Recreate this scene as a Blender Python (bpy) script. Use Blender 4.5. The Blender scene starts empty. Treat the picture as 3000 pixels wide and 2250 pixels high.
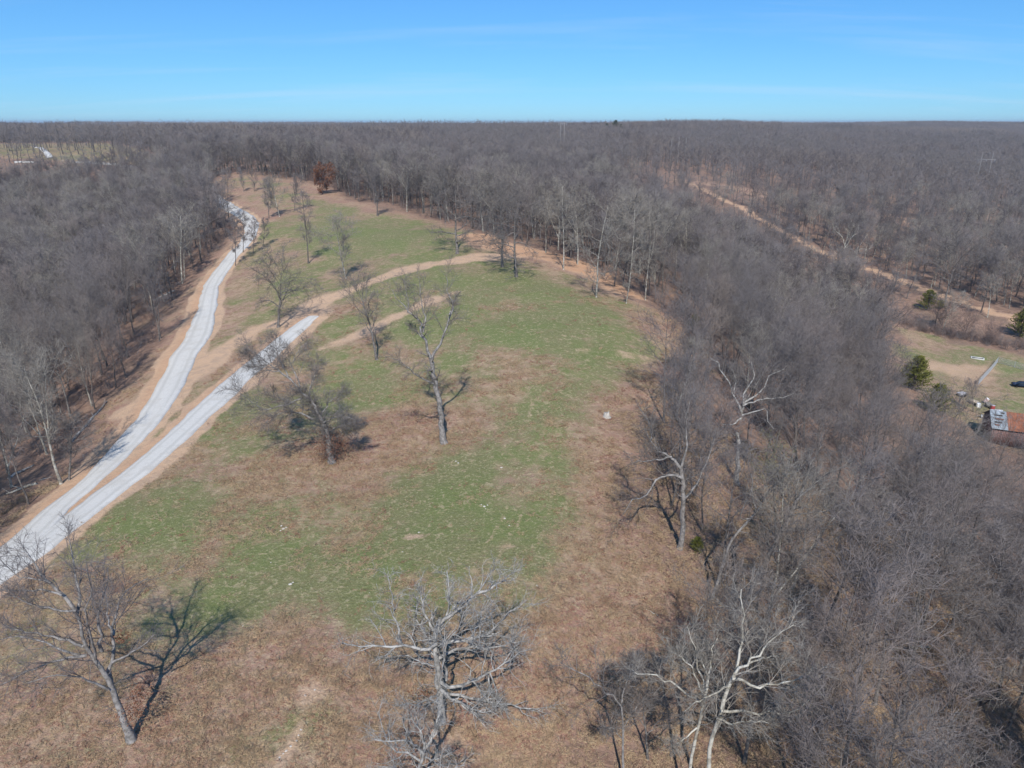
import bpy, math, random
import numpy as np
from math import radians, sin, cos, tan, pi

# ------------------------------------------------------------------ camera, sky, sun, exposure
CAM = np.array([0.0, 0.0, 40.0])
PITCH = radians(20.5)
FPX = 1511.6            # focal length in units of a 2212 px wide frame
S = bpy.context.scene
COL = S.collection
cam_data = bpy.data.cameras.new('camera')
cam_data.lens = 24.6; cam_data.sensor_width = 36.0
cam_data.clip_start = 0.5; cam_data.clip_end = 40000
cam = bpy.data.objects.new('camera', cam_data)
cam.location = CAM; cam.rotation_euler = (pi/2 - PITCH, 0, 0)
COL.objects.link(cam); S.camera = cam

SUN_EL = radians(46)
world = bpy.data.worlds.new('World'); S.world = world; world.use_nodes = True
def build_world():
    nt = world.node_tree; nt.nodes.clear(); N = nt.nodes.new; L = nt.links.new
    out = N('ShaderNodeOutputWorld'); bg = N('ShaderNodeBackground'); bg.inputs['Strength'].default_value = 0.085
    sky = N('ShaderNodeTexSky'); sky.sky_type = 'NISHITA'; sky.sun_disc = False
    sky.sun_elevation = SUN_EL; sky.sun_rotation = pi
    sky.altitude = 300; sky.air_density = 1.0; sky.dust_density = 0.0; sky.ozone_density = 4.0
    # thin cirrus veils spread over the whole sky
    tc = N('ShaderNodeTexCoord'); sep = N('ShaderNodeSeparateXYZ'); L(tc.outputs['Generated'], sep.inputs[0])
    zc = N('ShaderNodeMath'); zc.operation = 'MAXIMUM'; L(sep.outputs[2], zc.inputs[0]); zc.inputs[1].default_value = 0.0
    za = N('ShaderNodeMath'); za.operation = 'ADD'; L(zc.outputs[0], za.inputs[0]); za.inputs[1].default_value = 0.10
    dx = N('ShaderNodeMath'); dx.operation = 'DIVIDE'; L(sep.outputs[0], dx.inputs[0]); L(za.outputs[0], dx.inputs[1])
    dy = N('ShaderNodeMath'); dy.operation = 'DIVIDE'; L(sep.outputs[1], dy.inputs[0]); L(za.outputs[0], dy.inputs[1])
    cb = N('ShaderNodeCombineXYZ'); L(dx.outputs[0], cb.inputs[0]); L(dy.outputs[0], cb.inputs[1])
    mp = N('ShaderNodeMapping'); mp.inputs['Rotation'].default_value = (0, 0, radians(12)); mp.inputs['Scale'].default_value = (0.22, 1.0, 1); mp.inputs['Location'].default_value = (10, 5.1, 0)
    L(cb.outputs[0], mp.inputs[0])
    n1 = N('ShaderNodeTexNoise'); n1.inputs['Scale'].default_value = 0.8; n1.inputs['Detail'].default_value = 8; n1.inputs['Roughness'].default_value = 0.62; n1.inputs['Distortion'].default_value = 0.5
    L(mp.outputs[0], n1.inputs['Vector'])
    mr = N('ShaderNodeMapRange'); mr.inputs['From Min'].default_value = 0.52; mr.inputs['From Max'].default_value = 0.72
    mr.inputs['To Max'].default_value = 0.24; L(n1.outputs[0], mr.inputs['Value'])
    mix = N('ShaderNodeMixRGB'); mix.inputs[2].default_value = (7.2, 8.8, 11.0, 1)
    L(mr.outputs[0], mix.inputs[0])
    hs = N('ShaderNodeMixRGB'); hs.blend_type = 'MULTIPLY'; hs.inputs[0].default_value = 1; hs.inputs[2].default_value = (.56, .98, 1.38, 1); L(sky.outputs[0], hs.inputs[1])
    dp = N('ShaderNodeMixRGB'); dp.inputs[0].default_value = .30; dp.inputs[2].default_value = (1.2, 4.9, 11.0, 1)
    L(hs.outputs[0], dp.inputs[1]); L(dp.outputs[0], mix.inputs[1]); L(mix.outputs[0], bg.inputs[0]); L(bg.outputs[0], out.inputs[0])
build_world()
sun_d = bpy.data.lights.new('sun', 'SUN'); sun_d.energy = 5.0; sun_d.angle = radians(0.53); sun_d.color = (1.0, 0.96, 0.90)
sun = bpy.data.objects.new('sun', sun_d); sun.rotation_euler = (pi/2 - SUN_EL, 0, radians(0)); sun.location = (0, -50, 120)
COL.objects.link(sun)
S.view_settings.view_transform = 'Standard'; S.view_settings.look = 'None'
S.view_settings.exposure = 0.10; S.view_settings.gamma = 1.0; S.view_settings.use_curve_mapping = False
S.cycles.max_bounces = 4; S.cycles.diffuse_bounces = 2; S.cycles.volume_bounces = 0

# ------------------------------------------------------------------ terrain
def ray(u, v):
    """direction of the line of sight through a point of the photograph (2212 x 1659 units)"""
    x = (u - 1106.0) / FPX; y = -(v - 829.5) / FPX
    return np.array([x, cos(PITCH) + y*sin(PITCH), -sin(PITCH) + y*cos(PITCH)])
def on_plane(u, v, z):
    d = ray(u, v); return CAM + d*(z - CAM[2])/d[2]
CTRL = []
for u, v, z in [
    (1106,1659,0),(285,1590,0),(100,1400,-.6),(915,1560,0.2),(960,955,.6),(640,1050,0),(1250,1100,1.0),(1106,1300,.5),
    (715,995,0),(600,705,1.2),(815,775,1.6),(1115,595,7.5),(987,545,8.5),(1290,640,5.0),(1400,660,2.5),(815,465,8.5),
    (697,418,10.5),(600,395,11.5),(665,565,5.0),(745,600,4.5),(1050,555,8),(1200,560,7),(1480,760,1.0),(1300,900,2.2),(1100,760,4.0),
    (1330,1100,0.0),(1500,1250,-1.5),(1430,1450,-.8),
    # gravel road on the left slope
    (400,750,-.8),(470,640,.2),(330,880,-1.0),(150,1130,-1.2),(500,530,3.0),(545,480,6.0),(470,440,7.0),(0,1220,-1.4),
    # left woods, falling away
    (250,820,-4.0),(90,900,-8),(0,1030,-7),(0,700,-14),(290,600,-8),(200,480,-4),(60,420,2),
    # right woods, farm and valley
    (1800,1250,-8),(2150,1250,-15),(1850,1520,-6),(2200,1600,-12),(1700,900,-9),(1900,950,-18),(2150,900,-25),(2000,720,-25),(2212,780,-26),
    (2041,641,-21),(1808,558,-17),(1625,465,-8),(2201,691,-23),(2175,538,-18),(1865,452,-8),(1600,408,-3),(1550,620,-8),(1700,700,-14),
]:
    p = on_plane(u, v, z); CTRL.append((p[0], p[1], z))
for az, r, z in [
    (0,0,0),(180,60,-2),(120,60,-8),(-120,60,-5),(180,400,-5),(90,200,-20),(-90,200,-20),(90,900,0),(-90,900,0),(180,3000,0),
    (-36,560,19.5),(-30,540,18.5),(-24,540,17.5),(-36,720,22.5),(-28,730,22.5),(-20,750,22),(-10,820,21.3),(0,900,21.5),(8,930,21),(14,1150,21.3),(20,1500,21),(27,2100,20.5),(38,2700,21),
    (-14,500,13),(-6,480,8),(2,450,5),(8,500,5),(5,650,12),(14,620,4),(20,700,4),(28,700,-2),(36,520,-12),(36,900,0),(28,1200,8),(36,1600,8),
    (-45,900,18),(-20,1100,16),(0,1400,15),(12,1800,16),(25,3200,15),(45,3500,15),
    (-60,5000,14),(-20,5000,14),(10,5000,14),(40,6000,14),(70,5000,14),(130,5000,5),(-130,5000,5),
    (-50,14000,14),(0,14000,14),(50,14000,14)]:
    if r >= 700 and z > 19: z -= 2.2
    CTRL.append((r*sin(radians(az)), r*cos(radians(az)), z))
CTRL = np.array(CTRL)
def _warp(x, y):
    r = np.hypot(x, y) + 1e-6; k = 90*np.log1p(r/90)/r
    return np.stack([x*k, y*k], -1)/100.0
def _phi(d2): return 0.5*d2*np.log(d2 + 1e-9)
_C = _warp(CTRL[:,0], CTRL[:,1])
def _solve():
    n = len(_C); d2 = ((_C[:,None]-_C[None])**2).sum(-1)
    A = np.zeros((n+3, n+3)); A[:n,:n] = _phi(d2) + np.eye(n)*0.004
    A[:n,n] = 1; A[:n,n+1:] = _C; A[n,:n] = 1; A[n+1:,:n] = _C.T
    b = np.zeros(n+3); b[:n] = CTRL[:,2]
    return np.linalg.solve(A, b)
_W = _solve()
def _hash(ix, iy, seed):
    h = (ix.astype(np.int64)*374761393 + iy.astype(np.int64)*668265263 + seed*2147483647) & 0xffffffff
    h = ((h ^ (h >> 13))*1274126177) & 0xffffffff
    return ((h ^ (h >> 16)) & 0xffff)/65535.0
def vnoise(x, y, scale, seed=0):
    x = np.asarray(x)/scale; y = np.asarray(y)/scale
    ix = np.floor(x); iy = np.floor(y); fx = x-ix; fy = y-iy
    fx = fx*fx*(3-2*fx); fy = fy*fy*(3-2*fy)
    a = _hash(ix,iy,seed); b = _hash(ix+1,iy,seed); c = _hash(ix,iy+1,seed); d = _hash(ix+1,iy+1,seed)
    return (a*(1-fx)+b*fx)*(1-fy) + (c*(1-fx)+d*fx)*fy
def fbm(x, y, scale, seed=0, oct=4):
    s = 0; a = 1; t = 0
    for o in range(oct): s = s + a*vnoise(x, y, scale/2**o, seed+o*17); t += a; a *= .5
    return s/t
def height(x, y):
    x = np.atleast_1d(np.asarray(x, float)); y = np.atleast_1d(np.asarray(y, float))
    sh = x.shape; x = x.ravel(); y = y.ravel(); out = np.empty_like(x)
    for i in range(0, len(x), 20000):
        xs, ys = x[i:i+20000], y[i:i+20000]
        q = _warp(xs, ys); d2 = ((q[:,None]-_C[None])**2).sum(-1)
        out[i:i+20000] = _phi(d2)@_W[:-3] + _W[-3] + q@_W[-2:]
    r = np.hypot(x, y)
    out += (fbm(x, y, 26, 3, 3)-.5)*np.interp(r, [0,150,600], [.5,1.4,3.0])
    out += (vnoise(x, y, 330, 9)-.5)*np.interp(r, [0,400,900,2500], [0,0,7,20]) + (vnoise(x, y, 110, 19)-.5)*np.interp(r, [0,500,900], [0,0,3.5])
    return out.reshape(sh)
def ground_at(uv):
    """where the lines of sight through photograph points meet the terrain"""
    uv = np.atleast_2d(np.asarray(uv, float)); res = []
    ts = np.geomspace(20, 9000, 260)
    for u, v in uv:
        d = ray(u, v); d = d/np.hypot(d[0], d[1])
        P = CAM + ts[:,None]*d; g = P[:,2] - height(P[:,0], P[:,1])
        k = np.where(g < 0)[0]
        if len(k) == 0 or k[0] == 0: t = ts[-1] if len(k) == 0 else ts[0]
        else:
            a, b = ts[k[0]-1], ts[k[0]]
            for _ in range(3):
                tt = np.linspace(a, b, 9); Q = CAM + tt[:,None]*d; gg = Q[:,2]-height(Q[:,0], Q[:,1])
                j = max(1, np.argmax(gg < 0)); a, b = tt[j-1], tt[j]
            t = (a+b)/2
        Q = CAM + t*d; res.append((Q[0], Q[1]))
    return np.array(res)
def crop(x0, y0, s, pts):
    """points read off an enlarged piece of the photograph, in 2212 x 1659 units"""
    return [((x0+x/s)*.73733, (y0+y/s)*.73733) for x, y in pts]

# ------------------------------------------------------------------ outlines on the land
MEADOW = ground_at([(-300,1450),(0,1164),(70,1105),(133,1044),(165,960),(200,900),(255,850),(300,800),(362,727),(392,624),(432,575),(472,545),(495,512),(520,480),(505,455),(470,425),(450,395),
    (480,378),(560,380),(640,388),(690,398),(760,432),(830,445),(920,472),(1000,492),(1060,508),(1130,530),(1230,565),(1300,610),(1400,652),(1462,695),(1497,760),(1510,800),(1440,880),(1375,930),
    (1365,1000),(1370,1100),(1430,1200),(1500,1260),(1560,1330),(1570,1390),(1440,1440),(1330,1500),(1310,1659),(1400,2000),(1106,3200),(-900,2600)])
LEFTFIELD = ground_at([(-120,312),(60,309),(240,309),(300,318),(330,336),(420,358),(400,362),(300,358),(170,352),(60,345),(-120,338)])
LAWN = ground_at([(1925,700),(1990,712),(2060,738),(2212,765),(2400,800),(2400,1040),(2212,985),(2130,960),(2070,915),(2000,880),(1950,850),(1915,780)])
TRACK_R = ground_at([(1480,392),(1540,420),(1625,465),(1708,511),(1808,558),(1875,580),(1941,605),(2041,641),(2120,668),(2201,691),(2330,735)])
CORRIDOR = ground_at([(1500,393),(1601,408),(1708,435),(1790,447),(1865,458),(2008,492),(2100,515),(2175,540),(2300,580)])
TRACK_M = ground_at([(300,880),(420,800),(560,708),(640,690),(690,655),(760,625),(830,598),(900,578),(1000,560),(1060,553),(1110,550)])
TRACK_S = ground_at([(690,755),(760,728),(830,697),(900,662),(960,640),(997,629)])
TYRES = [ground_at([(1150,840),(1185,900),(1205,960),(1215,1040),(1195,1150),(1150,1260),(1080,1400)]), ground_at([(600,1210),(680,1160),(760,1110),(900,1050),(1050,985)]), ground_at([(1000,1300),(1100,1130),(1150,1000),(1160,860),(1120,760)]), ground_at([(700,900),(780,860),(850,820)])]
CLAY = ground_at([(1025,510),(1060,530),(1120,540),(1180,550),(1260,580),(1340,625)])
def seg_dist(x, y, P, closed=False):
    best = np.full(x.shape, 1e9); tbest = np.zeros(x.shape); n = len(P); acc = 0
    for i in range(n if closed else n-1):
        a = P[i]; b = P[(i+1) % n]; e = b-a; L2 = (e**2).sum(); L = math.sqrt(L2)
        t = np.clip(((x-a[0])*e[0]+(y-a[1])*e[1])/L2, 0, 1)
        d = np.hypot(x-a[0]-t*e[0], y-a[1]-t*e[1]); m = d < best
        best[m] = d[m]; tbest[m] = (acc + t*L)[m]; acc += L
    return best, tbest
def inside(x, y, P):
    c = np.zeros(x.shape, bool); n = len(P)
    for i in range(n):
        x1, y1 = P[i]; x2, y2 = P[(i+1) % n]
        if y1 == y2: continue
        k = ((y1 > y) != (y2 > y)) & (x < (x2-x1)*(y-y1)/(y2-y1) + x1); c ^= k
    return c
LEFT_OPEN = np.array([p if i < 5 else p*(np.hypot(*p)-70)/np.hypot(*p) for i, p in enumerate(LEFTFIELD)])
LAWN_OPEN = np.array([p if i < 5 else p*(np.hypot(*p)-56)/np.hypot(*p) for i, p in enumerate(LAWN)])
def nearer_side(x, y, P):     # between the camera's place and a line over the land
    az = np.arctan2(P[:,0], P[:,1]); o = np.argsort(az); return np.hypot(x, y) < np.interp(np.arctan2(x, y), az[o], np.hypot(P[:,0], P[:,1])[o])
def signed(x, y, P):          # metres inside the outline, negative outside
    d, _ = seg_dist(x, y, P, True); return np.where(inside(x, y, P), d, -d)
def sstep(a, b, x): t = np.clip((x-a)/(b-a), 0, 1); return t*t*(3-2*t)

# gravel roads, as pairs of edge points
A_L = crop(0,300,2.212,[(1325,545),(1345,600),(1400,655),(1470,700),(1550,742),(1590,790),(1600,850),(1550,935),(1490,980),(1440,1040),(1380,1115),(1325,1190),(1290,1290),(1265,1380),(1225,1470),(1180,1565)]) \
    + crop(0,900,2.212,[(1110,320),(1040,470),(970,600),(880,730),(790,830),(690,950),(590,1070),(450,1190),(300,1300),(170,1430),(0,1560),(-250,1760)])
A_R = crop(0,300,2.212,[(1350,525),(1385,595),(1440,640),(1520,680),(1640,745),(1668,790),(1650,860),(1600,925),(1543,995),(1500,1055),(1450,1125),(1418,1185),(1405,1290),(1395,1380),(1380,1475),(1330,1575)]) \
    + crop(0,900,2.212,[(1300,270),(1240,400),(1190,510),(1110,640),(1000,790),(900,900),(780,1010),(640,1140),(500,1260),(370,1400),(240,1540),(0,1740)])
B_L = crop(0,900,2.212,[(2020,50),(1955,85),(1830,180),(1680,310),(1540,420),(1420,520),(1300,630),(1190,750),(1060,860),(930,970),(800,1080),(640,1190),(480,1320),(330,1450),(180,1560),(-50,1720),(-300,1900)])
B_R = crop(0,900,2.212,[(2040,72),(1975,140),(1870,230),(1740,370),(1600,470),(1485,600),(1350,710),(1200,840),(1060,980),(930,1090),(780,1200),(600,1350),(480,1440),(370,1520),(250,1620),(0,1790),(-260,1990)])
GA_L, GA_R, GB_L, GB_R = map(ground_at, (A_L, A_R, B_L, B_R))
FARROADS = [(ground_at([(75,318),(85,320),(98,326),(104,334),(108,342)]), 3.6), (ground_at([(165,351),(180,351),(210,353),(240,355),(275,359),(290,361)]), 3.4), (ground_at([(30,351),(50,350),(75,351)]), 3.0)]

GREEN = [ # u, v, metres radius, amount   green patches of the meadow
 (1250,720,14,.75),(1180,640,13,.7),(1060,600,15,.6),(950,600,12,.5),(1290,790,10,.55),(1220,860,8,.6),(1180,880,6,.55),(1110,820,7,.35),(900,700,12,.4),(800,690,10,.5),(850,520,26,.5),(780,480,25,.5),(930,520,20,.5),
 (700,520,20,.4),(620,650,10,.45),(560,640,10,.45),(950,1070,6,.7),(1000,1050,6,.6),(880,1100,6,.5),(1060,1000,5,.4),(600,1130,6,.6),(380,1100,7,.55),(260,1170,6,.5),(560,880,8,.6),(520,950,6,.5),(760,860,8,.55),(700,1180,5,.4),
 (800,1260,5,.4),(500,1290,4,.5),(520,1330,4,.45),(1240,1020,4,.5),(1200,1100,3,.55),(1170,1200,3,.55),(1140,1230,3,.4),(1380,1320,3,.4),(700,1530,2.2,.6),(660,1540,2,.4),(100,1370,4,.35),(1210,1000,5,.5),(1190,1060,5,.5),(1170,1130,4.5,.5),(1150,1300,3.5,.45),(820,1200,6,.4),(740,1280,5,.35),(640,1330,4,.35),(1240,930,6,.5),(1010,1150,5,.4),(350,1250,4,.35),(900,1000,4,.3),(430,1130,7,.3),(560,1220,6,.45),(450,1290,5,.4),(330,1180,5,.4),(760,1380,4,.4),(1000,1260,4,.35),(1230,1300,4,.3),(640,980,6,.3),(1040,950,6,.3),(1080,1370,3,.4),(960,960,5,-.5),(860,950,7,-.6),
 (740,900,5,.4),(700,1250,5,-.2),(620,1420,7,-.5),(450,1560,8,-.6),(1300,1250,6,-.5),(1250,1400,6,-.5),(1150,1550,7,-.6),(1120,790,7,-.4),(1060,880,6,-.3),(450,1200,5,-.4),(1400,900,9,-.3),(1350,690,10,-.2),(1330,1100,6,-.45),
 (560,470,16,-.3),(560,560,14,-.3),(800,800,7,-.1),(560,1060,6,-.35),(480,700,9,-.4),(480,620,9,-.4),(530,760,8,-.5),(1130,850,5,-.4),(930,880,5,-.25),(1050,620,5,.5),(1330,770,6,.3),(1020,720,12,.3),(1150,700,12,.35)]
_gp = ground_at([(g[0], g[1]) for g in GREEN])
BARE = [(1262,757,3.2,1.6),(1360,768,3.4,1.4),(1385,772,2.5,1.2),(1052,838,1.3,.9),(806,873,1.0,.7),(1070,922,2.2,1.0),(985,790,2.4,1.0),(905,1160,1.4,.7),(985,1000,1.5,.6),(1095,1180,1.2,.6),(675,1490,1.1,1.4),(628,1612,.4,1.6),(645,1580,.35,1.1),(606,1640,.45,1.1),(1345,1135,.8,.5)]
_bp = ground_at([(b[0], b[1]) for b in BARE])
def masks(x, y):
    """forest litter, green, bare dirt, red clay: where each kind of ground lies"""
    n1 = (fbm(x, y, 9, 21, 4)-.5); n2 = (fbm(x, y, 3, 31, 3)-.5)
    sm = np.maximum.reduce([signed(x, y, MEADOW), signed(x, y, LEFTFIELD), signed(x, y, LAWN)])
    lawn = sstep(-2, 2, signed(x, y, LAWN) + n1*6); far_f = sstep(-4, 6, signed(x, y, LEFTFIELD))
    forest = 1 - sstep(-2.5, 5.5, sm + n1*12)
    r = np.hypot(x, y)
    g = .36 + n1*1.15 + n2*.35 + np.interp(y, [30, 60, 120, 180], [-.12, .05, .04, .06])
    for (u, v, R, a), p in zip(GREEN, _gp):
        g = g + a*.55*np.exp(-((x-p[0])**2 + ((y-p[1])*.8)**2)/(R*R))
    g = g - .45*np.exp(-(np.maximum(sm, 0)/9)**2)*(lawn < .5)
    g = np.maximum(g, lawn*(.50 + n1*1.1)); g = np.maximum(g, far_f*(.52 + n1*.6))
    dirt = np.zeros(x.shape); clay = np.zeros(x.shape)
    for L, R_, wl, wr in ((GA_L, GA_R, 2.6, 1.0), (GB_L, GB_R, 1.2, 2.0)):
        c = (L+R_)/2; d, t = seg_dist(x, y, c); half = np.hypot(*(L-R_).T).mean()/2
        dl, _ = seg_dist(x, y, L); dr, _ = seg_dist(x, y, R_)
        near = np.minimum(d-half, np.minimum(dl-wl+1, dr-wr+1))
        dirt = np.maximum(dirt, 1-sstep(.2, 1.9, near + n2*1.6 + n1*1.5)); 
        clay = np.maximum(clay, .55*(1-sstep(.5, 2.8, dl)))
    d, t = seg_dist(x, y, TRACK_M); w = 3.6; dirt = np.maximum(dirt, .88*(1-sstep(-1.6, 1.8, d-w+n1*5+n2*2)))
    d, t = seg_dist(x, y, TRACK_S); dirt = np.maximum(dirt, .70*(1-sstep(-1.0, 1.2, d-1.4+n1*3.6+n2*1.5)))
    for T in TYRES:
        d, t = seg_dist(x, y, T); rut = np.minimum(abs(d-.9), 9); dirt = np.maximum(dirt, (.30+n2*.35)*(1-sstep(.12, .5, rut)))
    d, t = seg_dist(x, y, CLAY); c1 = 1-sstep(-2, 4, d-5.0+n1*7); dirt = np.maximum(dirt, c1*.95); clay = np.maximum(clay, c1)
    d, t = seg_dist(x, y, TRACK_R); dirt = np.maximum(dirt, 1-sstep(-.7, 1.2, d-2.4+n2*1.5)); clay = np.maximum(clay, .45*(d < 4)); 
    forest = np.maximum(forest*(1-.0*(d<3)), 0)
    d, t = seg_dist(x, y, CORRIDOR); cor = 1-sstep(0, 5, d-9+n1*12); 
    for (u, v, ru, rv), p in zip(BARE, _bp):
        dirt = np.maximum(dirt, .56*(1-sstep(.2, 1.7, np.hypot((x-p[0])/ru, (y-p[1])/rv)+n2*1.8)))
    lawnp = ground_at_cached((2090,800)); dirt = np.maximum(dirt, .60*(1-sstep(.3, 1.5, np.hypot((x-lawnp[0])/15, (y-lawnp[1])/7)+n1*2+n2)))
    return forest, np.clip(g, 0, 1), dirt, clay, cor
_gc = {}
def ground_at_cached(uv):
    if uv not in _gc: _gc[uv] = ground_at([uv])[0]
    return _gc[uv]

# ------------------------------------------------------------------ materials
def new_mat(name):
    m = bpy.data.materials.new(name); m.use_nodes = True; nt = m.node_tree; nt.nodes.clear()
    out = nt.nodes.new('ShaderNodeOutputMaterial'); b = nt.nodes.new('ShaderNodeBsdfPrincipled')
    b.inputs['Roughness'].default_value = .9; b.inputs['Specular IOR Level'].default_value = .15
    nt.links.new(b.outputs[0], out.inputs[0]); return m, nt, b
class G:
    """small node graph helper"""
    def __init__(s, nt): s.nt = nt; s.L = nt.links.new
    def n(s, t, **k):
        x = s.nt.nodes.new(t)
        for a, v in k.items(): setattr(x, a, v)
        return x
    def noise(s, vec, scale, detail=4, rough=.55, dist=0):
        x = s.n('ShaderNodeTexNoise'); x.inputs['Scale'].default_value = scale; x.inputs['Detail'].default_value = detail
        x.inputs['Roughness'].default_value = rough; x.inputs['Distortion'].default_value = dist
        if vec is not None: s.L(vec, x.inputs['Vector'])
        return x.outputs[0]
    def rng(s, v, a, b, c=0., d=1., smooth=True):
        x = s.n('ShaderNodeMapRange'); x.interpolation_type = 'SMOOTHSTEP' if smooth else 'LINEAR'
        for i, q in zip(('From Min','From Max','To Min','To Max'), (a,b,c,d)): x.inputs[i].default_value = q
        s.L(v, x.inputs['Value']); return x.outputs[0]
    def math(s, op, a, b=None, c=None):
        x = s.n('ShaderNodeMath', operation=op)
        for i, q in enumerate((a,b,c)):
            if q is None: continue
            if isinstance(q, (int,float)): x.inputs[i].default_value = q
            else: s.L(q, x.inputs[i])
        return x.outputs[0]
    def mix(s, f, a, b, mode='MIX'):
        x = s.n('ShaderNodeMixRGB', blend_type=mode)
        for i, q in enumerate((f,a,b)):
            if isinstance(q, (int,float)): x.inputs[i].default_value = q
            elif isinstance(q, tuple): x.inputs[i].default_value = (*q, 1) if len(q) == 3 else q
            else: s.L(q, x.inputs[i])
        return x.outputs[0]
    def bump(s, h, strength, dist, b):
        x = s.n('ShaderNodeBump'); x.inputs['Strength'].default_value = strength; x.inputs['Distance'].default_value = dist
        s.L(h, x.inputs['Height']); s.L(x.outputs[0], b.inputs['Normal'])

def ground_material():
    m, nt, b = new_mat('ground_cover'); g = G(nt)
    geo = g.n('ShaderNodeNewGeometry'); P = geo.outputs['Position']
    at = g.n('ShaderNodeAttribute', attribute_name='mask'); sp = g.n('ShaderNodeSeparateColor'); g.L(at.outputs['Color'], sp.inputs[0])
    forest, green, dirt = sp.outputs; clay = at.outputs['Alpha']
    big = g.noise(P, .10, 5, .6); mid = g.noise(P, .55, 5, .62, .4); fine = g.noise(P, 3.2, 4, .65); grit = g.noise(P, 9.0, 3, .7); spk = g.noise(P, 14.0, 2, .8)
    def th(mask, amp, w, noise=mid):
        v = g.math('ADD', mask, g.math('MULTIPLY', g.math('SUBTRACT', noise, .5), amp)); return g.rng(v, .5-w, .5+w)
    # dry grass and fallen leaves
    dry = g.mix(g.rng(big, .38, .62), (.312,.198,.148), (.360,.248,.170))
    dry = g.mix(g.rng(mid, .42, .66), dry, (.290,.155,.118))
    dry = g.mix(g.rng(fine, .52, .72, 0, .45), dry, (.48,.36,.24))
    grn = g.mix(g.rng(fine, .35, .7), (.145,.148,.062), (.212,.208,.102))
    grn = g.mix(g.rng(big, .45, .62, 0, .6), grn, (.138,.176,.058))
    mg = g.math('ADD', g.math('MULTIPLY', mid, .5), g.math('ADD', g.math('MULTIPLY', fine, .32), g.math('MULTIPLY', big, .18)))
    col = g.mix(th(green, 3.0, .46, mg), dry, grn)
    cl = g.noise(P, 1.25, 5, .72, .6)
    col = g.mix(g.rng(cl, .52, .66, 0, .50), col, (.47,.36,.235))           # clumps of dry grass among the green
    col = g.mix(g.rng(cl, .30, .42, .40, 0), col, (.17,.165,.095))
    col = g.mix(g.rng(fine, .58, .70, 0, .5), col, (.50,.40,.27))
    col = g.mix(g.rng(grit, .58, .72, 0, .5), col, (.60,.49,.34))         # straw
    # leaf litter under the trees
    lit = g.mix(g.rng(mid, .35, .65), (.190,.122,.092), (.285,.190,.142))
    lit = g.mix(g.rng(fine, .5, .72, 0, .6), lit, (.30,.17,.11))
    lit = g.mix(g.rng(big, .46, .64, 0, .45), lit, (.150,.120,.088))
    lit = g.mix(g.rng(cl, .50, .68, 0, .5), lit, (.36,.235,.17)); lit = g.mix(g.rng(cl, .30, .42, .5, 0), lit, (.13,.085,.065)); lit = g.mix(g.rng(grit, .56, .72, 0, .5), lit, (.42,.30,.22))
    col = g.mix(th(forest, .7, .30, mg), col, lit)
    # graded soil
    soil = g.mix(g.rng(mid, .4, .65), (.520,.350,.230), (.430,.300,.210))
    soil = g.mix(g.math('MULTIPLY', clay, g.rng(mid, .25, .6, .35, 1)), soil, (.50,.29,.175))
    soil = g.mix(g.rng(fine, .55, .72, 0, .5), soil, (.62,.48,.34)); soil = g.mix(g.rng(cl, .52, .68, 0, .45), soil, (.36,.27,.18))
    col = g.mix(th(dirt, 1.9, .24, mg), col, soil)
    # blades and crumbs: light and dark grain
    col = g.mix(g.rng(spk, .30, .46, .55, 0), col, g.mix(1.0, col, (.35,.33,.32), 'MULTIPLY'))
    col = g.mix(g.rng(grit, .28, .44, .4, 0), col, g.mix(1.0, col, (.5,.48,.45), 'MULTIPLY'))
    g.L(col, b.inputs['Base Color']); b.inputs['Roughness'].default_value = 1; b.inputs['Specular IOR Level'].default_value = .05
    h = g.math('ADD', g.math('MULTIPLY', fine, 1.0), g.math('ADD', g.math('MULTIPLY', grit, .5), g.math('MULTIPLY', mid, 1.6)))
    g.bump(h, .9, .16, b); return m
def gravel_material():
    m, nt, b = new_mat('crushed_stone'); g = G(nt)
    geo = g.n('ShaderNodeNewGeometry'); P = geo.outputs['Position']
    uv = g.n('ShaderNodeAttribute', attribute_name='lane'); sp = g.n('ShaderNodeSeparateXYZ'); g.L(uv.outputs['Vector'], sp.inputs[0])
    cb = g.n('ShaderNodeCombineXYZ'); g.L(g.math('MULTIPLY', sp.outputs[0], 3.2), cb.inputs[0]); g.L(g.math('MULTIPLY', sp.outputs[1], .05), cb.inputs[1])
    streak = g.noise(cb.outputs[0], 1.0, 4, .6, .4); n = g.noise(P, .35, 4, .6); f = g.noise(P, 12, 3, .8)
    wheel = g.math('PINGPONG', g.math('ABSOLUTE', sp.outputs[0]), .5)     # two packed tracks, loose stone between and outside
    c = g.mix(g.rng(wheel, .28, .48), (.520,.500,.465), (.440,.422,.388))
    c = g.mix(g.rng(streak, .48, .72, 0, .5), c, (.45,.44,.42))
    c = g.mix(g.rng(streak, .30, .44, .45, 0), c, (.56,.55,.52))
    c = g.mix(g.rng(n, .48, .68, 0, .6), c, (.43,.40,.355)); c = g.mix(g.rng(g.noise(P, 1.8, 5, .75), .5, .66, 0, .5), c, (.38,.37,.34))
    c = g.mix(g.rng(f, .55, .72, 0, .6), c, (.68,.68,.67)); c = g.mix(g.rng(f, .28, .44, .6, 0), c, (.27,.265,.26))
    g.L(c, b.inputs['Base Color']); g.bump(g.math('ADD', f, g.math('MULTIPLY', streak, .5)), .6, .04, b); b.inputs['Roughness'].default_value = 1; return m
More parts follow.
